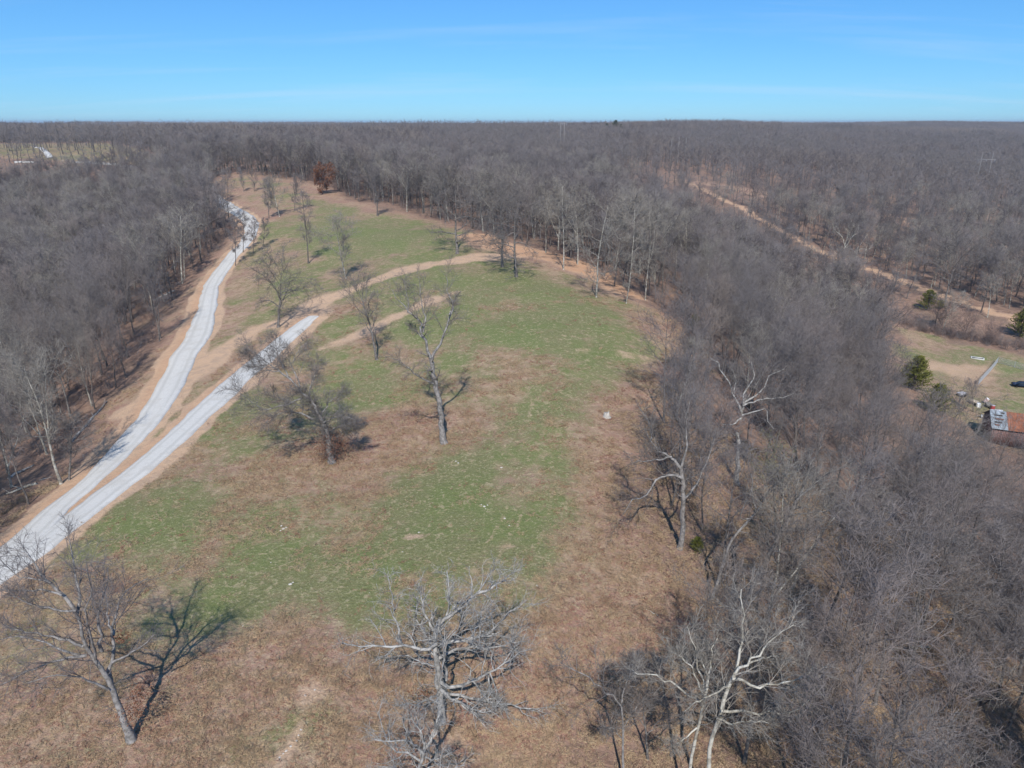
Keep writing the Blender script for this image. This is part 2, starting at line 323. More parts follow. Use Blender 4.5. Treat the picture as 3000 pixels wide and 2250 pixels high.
def bark_material(name, c1, c2, spread=.35, pale=None):
    m, nt, b = new_mat(name); g = G(nt)
    tc = g.n('ShaderNodeTexCoord'); oi = g.n('ShaderNodeObjectInfo')
    n = g.noise(tc.outputs['Object'], 2.5, 5, .65); c = g.mix(g.rng(n, .36, .64), c1, c2)
    if pale: c = g.mix(g.rng(g.noise(tc.outputs['Object'], .9, 4, .6), .48, .56), c, pale)
    r = oi.outputs['Random']
    c = g.mix(g.math('MULTIPLY', r, spread), c, tuple(x*.55 for x in c1))
    c = g.mix(g.rng(g.math('FRACT', g.math('MULTIPLY', r, 7.31)), .55, 1, 0, spread*.8, False), c, (c2[0]*1.06, c2[1]*.93, c2[2]*.84))
    g.L(c, b.inputs['Base Color']); g.bump(n, .5, .05, b); return m
def leaf_material(name, c1, c2, scale=1.5):
    m, nt, b = new_mat(name); g = G(nt); geo = g.n('ShaderNodeNewGeometry'); oi = g.n('ShaderNodeObjectInfo')
    n = g.noise(geo.outputs['Position'], scale, 3, .6); c = g.mix(g.rng(n, .35, .65), c1, c2)
    c = g.mix(g.math('MULTIPLY', geo.outputs['Random Per Island'], .5), c, tuple(x*.45 for x in c1))
    g.L(c, b.inputs['Base Color']); return m
def plain(name, c, rough=.8, var=.25, scale=2., metal=0., streak=None):
    m, nt, b = new_mat(name); g = G(nt); tc = g.n('ShaderNodeTexCoord'); v = tc.outputs['Object']
    if streak:
        mp = g.n('ShaderNodeMapping'); mp.inputs['Scale'].default_value = streak; g.L(v, mp.inputs[0]); v = mp.outputs[0]
    n = g.noise(v, scale, 5, .65); col = g.mix(g.rng(n, .35, .68, 0, 1), tuple(x*(1-var) for x in c), tuple(min(1, x*(1+var*.5)) for x in c))
    g.L(col, b.inputs['Base Color']); b.inputs['Roughness'].default_value = rough; b.inputs['Metallic'].default_value = metal; return m
M = {}
M['ground'] = ground_material(); M['gravel'] = gravel_material()
M['bark'] = bark_material('grey_bark', (.100,.085,.075), (.190,.170,.155))
M['twig'] = bark_material('grey_twig', (.160,.141,.136), (.258,.234,.229), .5)
M['oakbark'] = bark_material('furrowed_bark', (.095,.085,.078), (.225,.208,.192), .15)
M['oaktwig'] = bark_material('oak_twig', (.120,.105,.096), (.225,.205,.192), .15)
M['silver'] = bark_material('weathered_limb', (.17,.162,.150), (.41,.395,.37), .05)
M['pale'] = bark_material('sycamore_bark', (.20,.18,.145), (.42,.40,.34), .10, (.50,.48,.42))
M['paletwig'] = bark_material('sycamore_twig', (.20,.18,.155), (.32,.295,.26), .2)
M['deadleaf'] = leaf_material('dead_leaves', (.165,.075,.045), (.24,.125,.08))
M['cedar'] = leaf_material('cedar_foliage', (.13,.145,.032), (.23,.225,.05))
M['cedarrust'] = leaf_material('browned_cedar_foliage', (.16,.12,.04), (.30,.16,.06))
M['pine'] = leaf_material('pine_needles', (.035,.060,.022), (.070,.098,.035))
M['bud'] = leaf_material('spring_buds', (.16,.17,.075), (.22,.23,.11))
M['straw'] = leaf_material('straw', (.38,.265,.17), (.50,.375,.24), .6)
M['twigtan'] = bark_material('tan_twig', (.18,.152,.134), (.28,.245,.22), .45)
M['twigdark'] = bark_material('dark_twig', (.090,.076,.076), (.160,.140,.140), .4)
M['russet'] = leaf_material('russet_leaves', (.17,.075,.042), (.25,.115,.065))
M['greylimb'] = bark_material('grey_limb', (.140,.130,.120), (.320,.300,.285), .1)
M['litter'] = leaf_material('leaf_litter', (.27,.140,.098), (.36,.205,.145))
M['brush'] = bark_material('brush_stems', (.17,.125,.11), (.25,.185,.165), .4)

# ------------------------------------------------------------------ mesh building
class MB:
    """collects vertices and triangles / quads, then links them as one mesh"""
    def __init__(s): s.v = []; s.q = []; s.t = []; s.n = 0
    def add(s, v, quads=None, tris=None):
        v = np.asarray(v, np.float32).reshape(-1, 3); s.v.append(v)
        if quads is not None and len(quads): s.q.append(np.asarray(quads, np.int64).reshape(-1, 4) + s.n)
        if tris is not None and len(tris): s.t.append(np.asarray(tris, np.int64).reshape(-1, 3) + s.n)
        s.n += len(v)
    def box(s, lo, hi, R=None, o=(0,0,0)):
        (a,b,c),(d,e,f) = lo, hi
        v = np.array([(a,b,c),(d,b,c),(d,e,c),(a,e,c),(a,b,f),(d,b,f),(d,e,f),(a,e,f)], float)
        if R is not None: v = v@np.asarray(R).T
        s.add(v + np.array(o), [(0,3,2,1),(4,5,6,7),(0,1,5,4),(1,2,6,5),(2,3,7,6),(3,0,4,7)])
    def mesh(s, name, mat, smooth=False):
        me = bpy.data.meshes.new(name); v = np.concatenate(s.v) if s.v else np.zeros((0,3), np.float32)
        q = np.concatenate(s.q) if s.q else np.zeros((0,4), int); t = np.concatenate(s.t) if s.t else np.zeros((0,3), int)
        me.vertices.add(len(v)); me.vertices.foreach_set('co', v.ravel())
        me.loops.add(q.size + t.size); me.loops.foreach_set('vertex_index', np.concatenate([q.ravel(), t.ravel()]).astype(np.int32))
        me.polygons.add(len(q)+len(t))
        st = np.concatenate([np.arange(len(q))*4, q.size + np.arange(len(t))*3]).astype(np.int32)
        me.polygons.foreach_set('loop_start', st)
        if smooth: me.polygons.foreach_set('use_smooth', np.ones(len(q)+len(t), bool))
        me.update(calc_edges=True)
        for m in (mat if isinstance(mat, (list, tuple)) else [mat]): me.materials.append(m)
        return me
    def build(s, name, mat, parent=None, smooth=False):
        return link(name, s.mesh(name, mat, smooth), parent)
def link(name, data, parent=None, loc=None):
    o = bpy.data.objects.new(name, data); COL.objects.link(o)
    if parent is not None: o.parent = parent
    if loc is not None: o.location = loc
    return o
def tag(o, label=None, category=None, group=None, kind=None):
    for k, v in (('label', label), ('category', category), ('group', group), ('kind', kind)):
        if v: o[k] = v
    return o
def empty(name, loc, rz=0):
    o = bpy.data.objects.new(name, None); COL.objects.link(o); o.empty_display_size = .5
    o.location = loc; o.rotation_euler = (0, 0, rz); return o
def unit(a): return a/np.maximum(np.linalg.norm(a, axis=-1, keepdims=True), 1e-9)

def grow(R, start, d, length, nseg, wob, trop, curl=0):
    """paths of many branches at once: (N, nseg+1, 3)"""
    N = len(start); pts = np.empty((N, nseg+1, 3)); pts[:,0] = start; d = unit(d.copy())
    drift = R.normal(size=(N,3))*curl
    for i in range(nseg):
        d = unit(d + R.normal(size=(N,3))*wob + drift + np.array([0,0,trop]))
        pts[:,i+1] = pts[:,i] + d*(length/nseg)[:,None]
    return pts
def tubes(mb, pts, rad, sides):
    N, K, _ = pts.shape
    d = np.gradient(pts, axis=1); d = unit(d); ref = np.where(np.abs(d[...,2:3]) > .9, np.array([1.,0,0]), np.array([0,0,1.]))
    ref = np.broadcast_to(ref[:, :1], d.shape); u = unit(np.cross(d, ref)); w = np.cross(d, u)
    a = np.arange(sides)*2*pi/sides
    ring = pts[:,:,None] + rad[:,:,None,None]*(u[:,:,None]*np.cos(a)[:,None] + w[:,:,None]*np.sin(a)[:,None])
    idx = np.arange(N*K*sides).reshape(N, K, sides); nx = np.roll(idx, -1, axis=2)
    q = np.stack([idx[:,:-1], nx[:,:-1], nx[:,1:], idx[:,1:]], -1).reshape(-1, 4)
    mb.add(ring.reshape(-1,3), q)
def spikes(mb, base, tip, r):
    """fine twigs: three-sided tapering points"""
    N = len(base); d = unit(tip-base); ref = np.where(np.abs(d[:,2:3]) > .9, np.array([[1.,0,0]]), np.array([[0,0,1.]]))
    u = unit(np.cross(d, ref)); w = np.cross(d, u); v = np.empty((N,4,3))
    for k in range(3): v[:,k] = base + (u*cos(2.094*k) + w*sin(2.094*k))*r[:,None]
    v[:,3] = tip; i = np.arange(N)[:,None]*4
    mb.add(v.reshape(-1,3), None, np.concatenate([i+np.array([0,1,3]), i+np.array([1,2,3]), i+np.array([2,0,3])]))
def sprout(R, pts, rad, n, t0, t1, ang, spread=.25):
    """n children per branch: start, direction, parent radius and position along the parent"""
    N, K, _ = pts.shape
    t = t0 + (t1-t0)*(np.arange(n)[None] + R.random((N,n)))/n; f = t*(K-1); i = np.minimum(f.astype(int), K-2); fr = (f-i)[...,None]
    rows = np.arange(N)[:,None]; p = pts[rows,i]*(1-fr) + pts[rows,i+1]*fr; d = unit(pts[rows,i+1]-pts[rows,i])
    r = rad[rows,i]*(1-fr[...,0]) + rad[rows,i+1]*fr[...,0]
    ref = np.where(np.abs(d[...,2:3]) > .9, np.array([1.,0,0]), np.array([0,0,1.])); u = unit(np.cross(d, ref)); w = np.cross(d, u)
    az = (R.random((N,1))*2*pi + np.arange(n)[None]*2.4 + R.normal(size=(N,n))*.5)[...,None]
    a = (ang + R.normal(size=(N,n))*spread)[...,None]
    dd = d*np.cos(a) + (u*np.cos(az) + w*np.sin(az))*np.sin(a)
    return p.reshape(-1,3), dd.reshape(-1,3), r.ravel(), t.ravel()
def taper(r0, r1, K, p=1.0):
    t = (np.arange(K)/(K-1))**p; return r0[:,None]*(1-t) + np.asarray(r1)[...,None]*t if np.ndim(r1) else r0[:,None]*(1-t) + r1*t

LODS = { # limbs, seconds, thirds, twigs, least radius
 'hero': (0, 9, 8, 7, .0115), 'near': (16, 7, 6, 4, .012), 'mid': (12, 6, 5, 4, .024), 'far': (9, 5, 4, 0, .05)}
def crown_from(mb, R, pts, rad, size, lod, gnarl=.16, trop=.06, n2=None, t0=.22, len2=.42, droop=0, tiplen=1.0, dens=1.0, rm=None, f2=.50):
    """secondary branches, thirds and twigs on the given limbs"""
    _, a2, a3, a4, rl = LODS[lod]; a2 = n2 or a2; rm = rm or rl
    a3 = max(3, round(a3*dens)); a4 = max(0, round(a4*dens))
    L = np.linalg.norm(np.diff(pts, axis=1), axis=2).sum(1)
    p, d, r, t = sprout(R, pts, rad, a2, t0, 1.0, radians(42)); Ls = np.repeat(L, a2)*len2*(1.15-.55*t)*R.uniform(.7,1.25,len(t)) + size*.03
    k = 2 if lod == 'far' else (3 if lod == 'mid' else 5); P2 = grow(R, p, d, Ls, k, gnarl, trop, .05)
    R2 = taper(np.maximum(r*f2, rm*1.6), rm, k+1); tubes(mb, P2, R2, 3) if lod != 'far' else spikes(mb, P2[:,0], P2[:,-1], np.maximum(r*.5, rm*1.4))
    p, d, r, t = sprout(R, P2, R2, a3, .12, 1.0, radians(46)); L3 = np.repeat(Ls, a3)*.40*(1.15-.5*t)*R.uniform(.6,1.3,len(t))*tiplen + size*.018
    if lod in ('hero', 'near'):
        P3 = grow(R, p, d, L3, 2, gnarl*1.1, trop*.6-droop); R3 = taper(np.maximum(r*.55, rm*1.1), rm*.8, 3); tubes(mb, P3, R3, 3)
    else:
        P3 = grow(R, p, d, L3, 1, gnarl, trop*.5); R3 = taper(np.maximum(r*.55, rm), rm*.7, 2); spikes(mb, P3[:,0], P3[:,1], R3[:,0])
    if a4:
        p, d, r, t = sprout(R, P3, R3, a4, .15, 1.0, radians(44)); L4 = np.repeat(L3, a4)*.5*R.uniform(.5,1.3,len(t))*tiplen + size*.012
        P4 = grow(R, p, d, L4, 1, .1, trop*.4-droop); spikes(mb, P4[:,0], P4[:,1], np.maximum(r*.6, rm*.62)); return P3, P4
    return P3, P3
def generic_tree(seed, H, CR, lod, clear=.35, r0=None, lean=(0,0), up=.10, fork=0, dens=1.0, gnarl=.15, rm=None, thick=.028, ang=56):
    """bare broadleaf tree: trunk mesh, crown mesh, twig ends"""
    R = np.random.default_rng(seed); nl, *_ , rl = LODS[lod]; rm = rm or rl; nl = nl or 15; r0 = r0 or .0135*H
    tm, cm = MB(), MB(); K = 9 if lod in ('hero','near') else 4
    d0 = np.array([[lean[0], lean[1], 1.0]]); stems = []
    P = grow(R, np.array([[0,0,-.4]]), d0, np.array([H*.97]), K, .055, .03); rr = taper(np.array([r0]), rm*1.6, K+1, .85); rr[:,0] *= 1.35
    tubes(tm, P, rr, 7 if lod in ('hero','near') else 3)
    base = [(P, rr)]
    for f in range(fork):      # a second stem
        i = R.integers(2, 5); d = P[:,i+1]-P[:,i]; d = unit(unit(d) + unit(R.normal(size=(1,3))*[1,1,.1])*.55)
        Q = grow(R, P[:,i], d, np.array([H*.97*(1-i/K)*.95]), K, .07, .05); qr = taper(rr[:,i]*.75, rm*1.6, K+1, .9)
        tubes(tm, Q, qr, 6 if lod in ('hero','near') else 3); base.append((Q, qr))
    allp, allr, sizes = [], [], []
    for j, (P, rr) in enumerate(base):
        n = nl if j == 0 else nl//2
        p, d, r, t = sprout(R, P, rr, n, clear if j == 0 else .15, .99, radians(ang), .18)
        d[:,2] = np.maximum(d[:,2], -.05); prof = np.sin(pi*np.clip((t-clear*.6)/(1.12-clear*.6), .03, 1))**.6
        Ls = CR*1.15*prof*R.uniform(.75,1.2,len(t)); k = 6 if lod in ('hero','near') else (4 if lod == 'mid' else 2)
        PL = grow(R, p, d, Ls, k, gnarl, up, .05); RL = taper(np.maximum(np.minimum(r*.62, Ls*thick), rm*2), rm, k+1); tubes(cm, PL, RL, 4 if lod in ('hero','near') else 3)
        allp.append(PL); allr.append(RL)
    PL = np.concatenate(allp); RL = np.concatenate(allr)
    P3, P4 = crown_from(cm, R, PL, RL, H, lod, gnarl, up*.6, dens=dens, rm=rm)
    return tm, cm, P4

# ------------------------------------------------------------------ land
def build_land():
    front = np.radians(np.linspace(-52, 52, 400)); back = np.radians(np.linspace(52, 308, 50))[1:-1]
    az = np.concatenate([front, back]); rr = np.concatenate([np.linspace(4, 24, 7)[:-1], 24*np.exp(np.arange(0, 395)*.0163)]); rr = rr[rr < 15500]
    A, Rr = np.meshgrid(az, rr); X = Rr*np.sin(A); Y = Rr*np.cos(A); Z = height(X, Y); nA = len(az); nR = len(rr)
    near = Rr < 1400; F = np.ones(X.shape); Gm = np.zeros(X.shape); D = np.zeros(X.shape); Cl = np.zeros(X.shape); Co = np.zeros(X.shape)
    F[near], Gm[near], D[near], Cl[near], Co[near] = masks(X[near], Y[near])
    F = np.where(Co > .5, F*(1-.85*Co), F); Gm = np.where(Co > .2, Gm*.3, Gm)
    V = np.stack([X, Y, Z], -1).reshape(-1, 3)
    i = np.arange(nR-1)[:,None]*nA; j = np.arange(nA)[None]; k = (j+1) % nA
    quads = np.stack([i+j, i+k, i+nA+k, i+nA+j], -1).reshape(-1, 4)[:, ::-1]
    # normals from the height function's grid
    e1 = V[quads[:,2]]-V[quads[:,0]]; e2 = V[quads[:,3]]-V[quads[:,1]]; fn = np.cross(e1, e2)
    VN = np.zeros_like(V)
    for c in range(4): np.add.at(VN, quads[:,c], fn)
    VN = unit(VN); 
    if VN[:,2].mean() < 0: quads = quads[:, ::-1]; VN = -VN
    masksV = np.stack([F, Gm, D, Cl], -1).reshape(-1, 4); fm = masksV[quads].mean(1)
    qx = V[quads].mean(1); lawn = signed(qx[:,0], qx[:,1], LAWN) > 0
    kind = np.where(fm[:,2] > .5, 1, np.where(lawn, 3, np.where(fm[:,0] > .5, 0, 2)))
    for kk, nm in enumerate(['forest_floor', 'dirt_track', 'meadow', 'lawn']):
        q = quads[kind == kk]; used, inv = np.unique(q, return_inverse=True); mb = MB(); mb.add(V[used], inv.reshape(-1, 4))
        o = mb.build(nm, M['ground'], smooth=True); tag(o, kind='structure'); me = o.data
        ca = me.color_attributes.new('mask', 'FLOAT_COLOR', 'POINT'); arr = masksV[used].astype(np.float32)
        ca.data.foreach_set('color', arr.ravel())
        nn = VN[used]
        me.normals_split_custom_set_from_vertices([tuple(x) for x in nn.tolist()])
build_land()
def disc_under_camera():
    mb = MB(); a = np.linspace(0, 2*pi, 41)[:-1]; x = np.concatenate([[0], 4.3*np.cos(a)]); y = np.concatenate([[0], 4.3*np.sin(a)])
    i = np.arange(1, 41); mb.add(np.stack([x, y, height(x, y)-.02], -1), None, np.stack([np.zeros(40, int), i, np.roll(i, -1)], -1))
    o = mb.build('meadow', M['ground']); tag(o, kind='structure'); f = masks(x, y)
    ca = o.data.color_attributes.new('mask', 'FLOAT_COLOR', 'POINT'); ca.data.foreach_set('color', np.stack(f[:4], -1).astype(np.float32).ravel())
disc_under_camera()

def smooth_line(P, n):
    d = np.concatenate([[0], np.cumsum(np.hypot(*np.diff(P, axis=0).T))]); t = np.linspace(0, d[-1], n)
    Q = np.stack([np.interp(t, d, P[:,0]), np.interp(t, d, P[:,1])], -1)
    for _ in range(6): Q[1:-1] = .25*Q[:-2] + .5*Q[1:-1] + .25*Q[2:]
    return Q
def ribbon(name, L, R_, n, m=9, lift=.10, ragged=.28, seed=1):
    Lq, Rq = smooth_line(L, n), smooth_line(R_, n); c = (Lq+Rq)/2; w = np.hypot(*(Lq-Rq).T)
    k = np.ones(9)/9; w = np.convolve(np.pad(w, 4, mode='edge'), k, 'valid'); dirn = unit(np.gradient(c, axis=0)); nrm = np.stack([-dirn[:,1], dirn[:,0]], -1)
    s = np.linspace(-1, 1, m); rg = np.random.default_rng(seed); along = np.concatenate([[0], np.cumsum(np.hypot(*np.diff(c, axis=0).T))])
    wl = w/2*(1 + 0*along); ed = lambda q: (fbm(along, along*0+q, 5, seed, 4)-.5)*ragged*4
    off = s[None]*wl[:,None]; off[:,0] -= ed(3.3); off[:,-1] += ed(77.7)
    X = c[:,None,0] + nrm[:,None,0]*off; Y = c[:,None,1] + nrm[:,None,1]*off
    r = np.hypot(X, Y); Z = height(X, Y) + lift*(1-np.abs(s[None])**4)*1.0 + .035 + r*.00025
    V = np.stack([X, Y, Z], -1); V = np.concatenate([V[:, :1]-[0,0,.25], V, V[:, -1:]-[0,0,.25]], 1); mm = m+2
    ss = np.concatenate([[-1.02], s, [1.02]]); i = np.arange(n-1)[:,None]*mm; j = np.arange(mm-1)[None]
    q = np.stack([i+j, i+j+1, i+mm+j+1, i+mm+j], -1).reshape(-1,4); mb = MB(); mb.add(V.reshape(-1,3), q)
    o = mb.build(name, M['gravel'], smooth=True); tag(o, kind='structure')
    at = o.data.attributes.new('lane', 'FLOAT_VECTOR', 'POINT'); arr = np.stack([np.broadcast_to(ss, (n, mm)), np.broadcast_to(along[:,None], (n, mm)), np.full((n, mm), seed*1.)], -1)
    at.data.foreach_set('vector', arr.astype(np.float32).ravel()); return o
ribbon('gravel_road', GA_L, GA_R, 500, seed=3)
ribbon('gravel_road', GB_L, GB_R, 260, seed=5, lift=.14)
for P, w in FARROADS:
    Q = smooth_line(P, 30); d = unit(np.gradient(Q, axis=0)); nn = np.stack([-d[:,1], d[:,0]], -1)
    ribbon('gravel_road', Q+nn*w/2, Q-nn*w/2, 40, lift=.4, seed=7)

# ------------------------------------------------------------------ single trees of the meadow
def gz(p): return float(height(p[0], p[1])[0])
def at_depth(u, v, y):
    d = ray(u, v); return CAM + d*(y/d[1])
def resample(P, K, R, wob):
    P = np.asarray(P, float); d = np.concatenate([[0], np.cumsum(np.linalg.norm(np.diff(P, axis=0), axis=1))]); t = np.linspace(0, d[-1], K*4+1)
    Q = np.stack([np.interp(t, d, P[:,i]) for i in range(3)], -1)
    for _ in range(3): Q[1:-1] = .25*Q[:-2]+.5*Q[1:-1]+.25*Q[2:]
    Q = Q[::4]; Q[1:-1] += R.normal(size=(K-1,3))*wob; return Q
def leaf_cards(mb, R, C, size):
    N = len(C); a = unit(R.normal(size=(N,3))); b = unit(np.cross(a, R.normal(size=(N,3)))); s = size*R.uniform(.6,1.3,(N,1))
    v = np.stack([C-a*s, C-b*s*.6, C+a*s+np.cross(a,b)*s*.3, C+b*s*.6], 1).reshape(-1,3); mb.add(v, np.arange(N*4).reshape(-1,4))
HEROES = []
def hero(name, label, base, trunk, limbs, r0, mats, seed, n2=9, dens=1.0, trunk_twigs=0, leaves=None, gnarl=.17, len2=.36, rtop=.07, tiplen=1.0, trop=.05, rm=None, f2=.5):
    R = np.random.default_rng(seed); b = ground_at([base])[0]; loc = np.array([b[0], b[1], gz(b)]); HEROES.append(b)
    def to3(pts, d0, d1):
        n = len(pts); return np.array([at_depth(u, v, b[1] + d0 + (d1-d0)*i/max(1, n-1)) - loc for i, (u, v) in enumerate(pts)])
    e = empty(name, loc); tag(e, label, 'tree')
    tm, cm = MB(), MB(); T = to3(trunk, 0, 0); T[0] = (0,0,-.35)
    TP = resample(T, 12, R, r0*.18)[None]; TR = taper(np.array([r0]), rtop, 13, .8); TR[:,0] *= 1.45; TR[:,1] *= 1.1; tubes(tm, TP, TR, 9)
    PL, RL = [], []
    for pts, ra, dend in limbs:
        P = to3(pts, 0 if len(pts) < 2 else dend*.12, dend); PL.append(resample(P, 10, R, np.linalg.norm(P[-1]-P[0])*.012)); RL.append(taper(np.array([ra]), .022, 11, .8)[0])
    PL = np.array(PL); RL = np.array(RL); 
    for j in range(len(PL)): lb = MB(); tubes(lb, PL[j:j+1], RL[j:j+1], 6); lb.build('limb', M[mats[0]], e, True)
    TT = TP[:, 6:]; 
    P3, P4 = crown_from(cm, R, PL, RL, 9, 'hero', gnarl, trop, n2=n2, len2=len2, dens=dens, tiplen=tiplen, rm=rm, f2=f2)
    crown_from(cm, R, TT, TR[:, 6:], 9, 'near', gnarl, trop, n2=7, len2=.5)
    if trunk_twigs:
        p, d, r, t = sprout(R, TP, TR, trunk_twigs, .08, .9, radians(70)); Q = grow(R, p, d, R.uniform(.5,1.9,len(p)), 3, .25, .03); q = taper(np.full(len(p), .022), .011, 4); tubes(cm, Q, q, 3)
        p, d, r, t = sprout(R, Q, q, 5, .2, 1, radians(45)); Q2 = grow(R, p, d, R.uniform(.25,.7,len(p)), 1, .1, 0); spikes(cm, Q2[:,0], Q2[:,1], np.full(len(p), .009))
    tm.build('trunk', M[mats[0]], e, True); cm.build('crown', M[mats[1]], e)
    if leaves:
        lm = MB()
        for (u, v, rad, n, dep) in leaves:
            c = at_depth(u, v, b[1]+dep) - loc; leaf_cards(lm, R, c + R.normal(size=(n,3))*rad*.5, .07)
        tag(lm.build('leaf_clusters', M['deadleaf'], e), kind='stuff')
    return e
Z1 = lambda *p: crop(0,1500,2.2125,p)
hero('oak_tree', 'large bare forked oak nearest the gravel road, its shadow spread beside it on the grass', (284,1600),
    Z1((850,1480),(800,1340),(740,1180),(700,1090),(620,960),(560,850),(520,730),(490,640)),
    [(Z1((490,640),(400,540),(330,460),(230,350),(150,250),(60,230)), .15, 1.0), (Z1((500,660),(520,560),(500,480),(480,380),(470,300),(440,130)), .12, 3),
     (Z1((720,1110),(715,1000),(725,900),(735,700),(780,600),(830,500),(960,430)), .16, 2.5), (Z1((660,900),(640,760),(635,650),(680,500),(700,380)), .12, -1.5),
     (Z1((540,870),(430,820),(300,810),(180,790),(30,730)), .11, -1), (Z1((560,930),(430,950),(300,980),(150,1040),(0,1120)), .11, -3), (Z1((540,935),(400,900),(270,840),(130,800),(-40,830)), .10, 1),
     (Z1((490,640),(350,630),(220,600),(60,540)), .08, -1.2), (Z1((720,980),(820,930),(900,880),(1010,790)), .09, 2), (Z1((700,1150),(560,1090),(470,1060),(330,1060),(170,1110)), .09, -3),
     (Z1((400,540),(300,500),(150,510),(0,500)), .08, .5), (Z1((620,960),(600,900),(560,760),(590,560),(560,330)), .09, -2.5), (Z1((735,800),(700,700),(690,560),(640,480)), .07, 3.5), (Z1((330,460),(240,430),(130,430),(20,330)), .06, .5)],
    .29, ('greylimb','twig'), 11, n2=11, dens=1.0, rm=.010, leaves=[(292,1535,1.1,420,.2),(263,1378,.5,160,.5),(300,1500,.7,200,1.0)], trunk_twigs=34, tiplen=1.1)
Z2 = lambda *p: crop(1000,1500,2.2125,p)
hero('oak_tree', 'wide silvery half-dead oak with crooked limbs, near bottom centre of the meadow', (954,1556),
    Z2((650,1340),(640,1180),(622,1050),(612,900),(606,790),(640,690)),
    [(Z2((606,800),(640,710),(780,610),(880,530),(940,440),(990,360)), .17, .5), (Z2((880,530),(960,500),(1060,440),(1130,370)), .10, .5), (Z2((620,850),(540,900),(430,860),(300,860),(130,880),(0,850)), .15, -2.0),
     (Z2((390,850),(370,760),(340,680),(320,500),(300,400)), .09, 1.5), (Z2((625,880),(700,830),(850,830),(980,770),(1050,680),(1200,570)), .15, 2), (Z2((630,950),(760,890),(900,870),(1050,880),(1100,850),(1170,740)), .13, 1.0),
     (Z2((640,1150),(720,1210),(800,1250),(850,1290),(1010,1310)), .13, -4), (Z2((650,1170),(740,1180),(830,1220),(960,1230),(1100,1240),(1330,1310)), .13, -3), (Z2((640,1100),(760,1150),(850,1100),(950,1050),(1050,980),(1130,940),(1230,890)), .15, -2),
     (Z2((630,1180),(560,1220),(480,1250),(350,1250)), .10, -4), (Z2((610,810),(560,700),(530,620),(500,460)), .11, 1), (Z2((640,750),(700,620),(700,500),(680,380)), .12, 2.5), (Z2((680,1090),(690,950),(680,850),(760,740),(840,600)), .10, -2.5),
     (Z2((950,1050),(960,1120),(970,1190),(1030,1230)), .08, -2.5), (Z2((610,900),(560,820),(480,680),(490,540)), .10, 2.5), (Z2((900,870),(900,780),(910,640),(960,560)), .08, 0), (Z2((1050,980),(1110,960),(1100,850),(1160,760)), .07, -1), (Z2((620,1000),(520,980),(420,930),(330,940)), .07, 3)],
    .30, ('silver','silver'), 12, n2=13, dens=.7, rm=.009, f2=.75, leaves=[(905,1500,.8,160,-.6)], gnarl=.30, trunk_twigs=60, len2=.33, rtop=.13)
hero('dead_oak_tree', 'small silvery oak cut off by the bottom edge, in front of the wide oak', (880,1790),
    Z2((440,1890),(480,1740),(520,1600),(540,1500)),
    [(Z2((540,1540),(600,1440),(620,1340),(640,1290)), .10, 1), (Z2((530,1560),(440,1470),(330,1490),(210,1470)), .09, -1.5), (Z2((520,1580),(590,1610),(660,1590),(700,1560)), .08, 1), (Z2((520,1620),(440,1560),(360,1570),(280,1450),(240,1290)), .08, 1.5),
     (Z2((480,1720),(400,1680),(300,1640),(210,1700)), .08, -1), (Z2((500,1660),(600,1700),(700,1680),(800,1640)), .08, -1), (Z2((540,1500),(520,1420),(460,1350),(440,1280)), .07, 0)],
    .22, ('silver','silver'), 13, n2=10, dens=.7, rm=.009, f2=.75, gnarl=.24)
Z4 = lambda *p: crop(650,950,2.765,p)
hero('oak_tree', 'shaggy left-leaning oak with brown leaves round its foot, beside the branch road', (716,999),
    Z4((885,1130),(878,1000),(850,880),(790,720),(720,610),(640,540),(560,450)),
    [(Z4((560,450),(460,380),(360,310),(270,240),(200,170)), .12, 0), (Z4((560,450),(470,300),(440,200),(430,110)), .10, 2), (Z4((700,590),(720,500),(760,400),(780,310)), .10, 2), (Z4((740,770),(640,720),(520,710),(440,730),(360,790)), .15, -3),
     (Z4((650,600),(500,660),(350,700),(200,600),(80,520)), .11, -2), (Z4((640,540),(600,400),(560,330),(600,230),(690,150)), .09, 3), (Z4((800,740),(860,640),(950,580),(1000,540)), .10, 3), (Z4((820,800),(900,760),(1000,750),(1090,780)), .10, -1.5),
     (Z4((460,380),(360,380),(260,330),(220,250)), .07, -1), (Z4((850,880),(930,830),(1020,800),(1080,830)), .09, 2), (Z4((780,720),(700,700),(560,620),(420,590)), .09, 2.5)],
    .46, ('greylimb','oaktwig'), 14, n2=16, dens=1.45, trunk_twigs=700, leaves=[(716,970,2.2,1700,0),(730,950,1.8,1000,.8),(700,955,1.8,700,-.3)], tiplen=1.2)
hero('tall_tree', 'tall bare tree with two long rising stems, standing alone mid meadow', (960,957),
    Z4((1800,970),(1785,850),(1760,650),(1735,500),(1710,380),(1690,270)),
    [(Z4((1690,270),(1655,200),(1635,100),(1600,0))+crop(1000,300,2.2125,[(525,1470),(490,1400),(430,1360),(380,1300),(330,1210)]), .21, -1), (crop(1000,300,2.2125,[(530,1490),(545,1400),(520,1300),(510,1240),(500,1130)]), .13, .5),
     (Z4((1692,290),(1710,230),(1750,170),(1790,80),(1825,10))+crop(1000,300,2.2125,[(690,1420),(718,1340),(700,1230),(670,1110)]), .20, 1.5), (Z4((1712,480),(1600,430),(1520,360),(1440,300),(1340,260)), .13, -3),
     (crop(1000,300,2.2125,[(700,1380),(720,1330),(740,1250)]), .12, 3), (crop(1000,300,2.2125,[(430,1360),(440,1300),(410,1200),(420,1120)]), .09, 2), (crop(1000,300,2.2125,[(540,1540),(480,1480),(440,1440)]), .08, 2)],
    .42, ('greylimb','oaktwig'), 15, n2=11, dens=1.25, len2=.30, trunk_twigs=60, rtop=.25)
Z3 = lambda *p: crop(2000,300,2.2125,p)
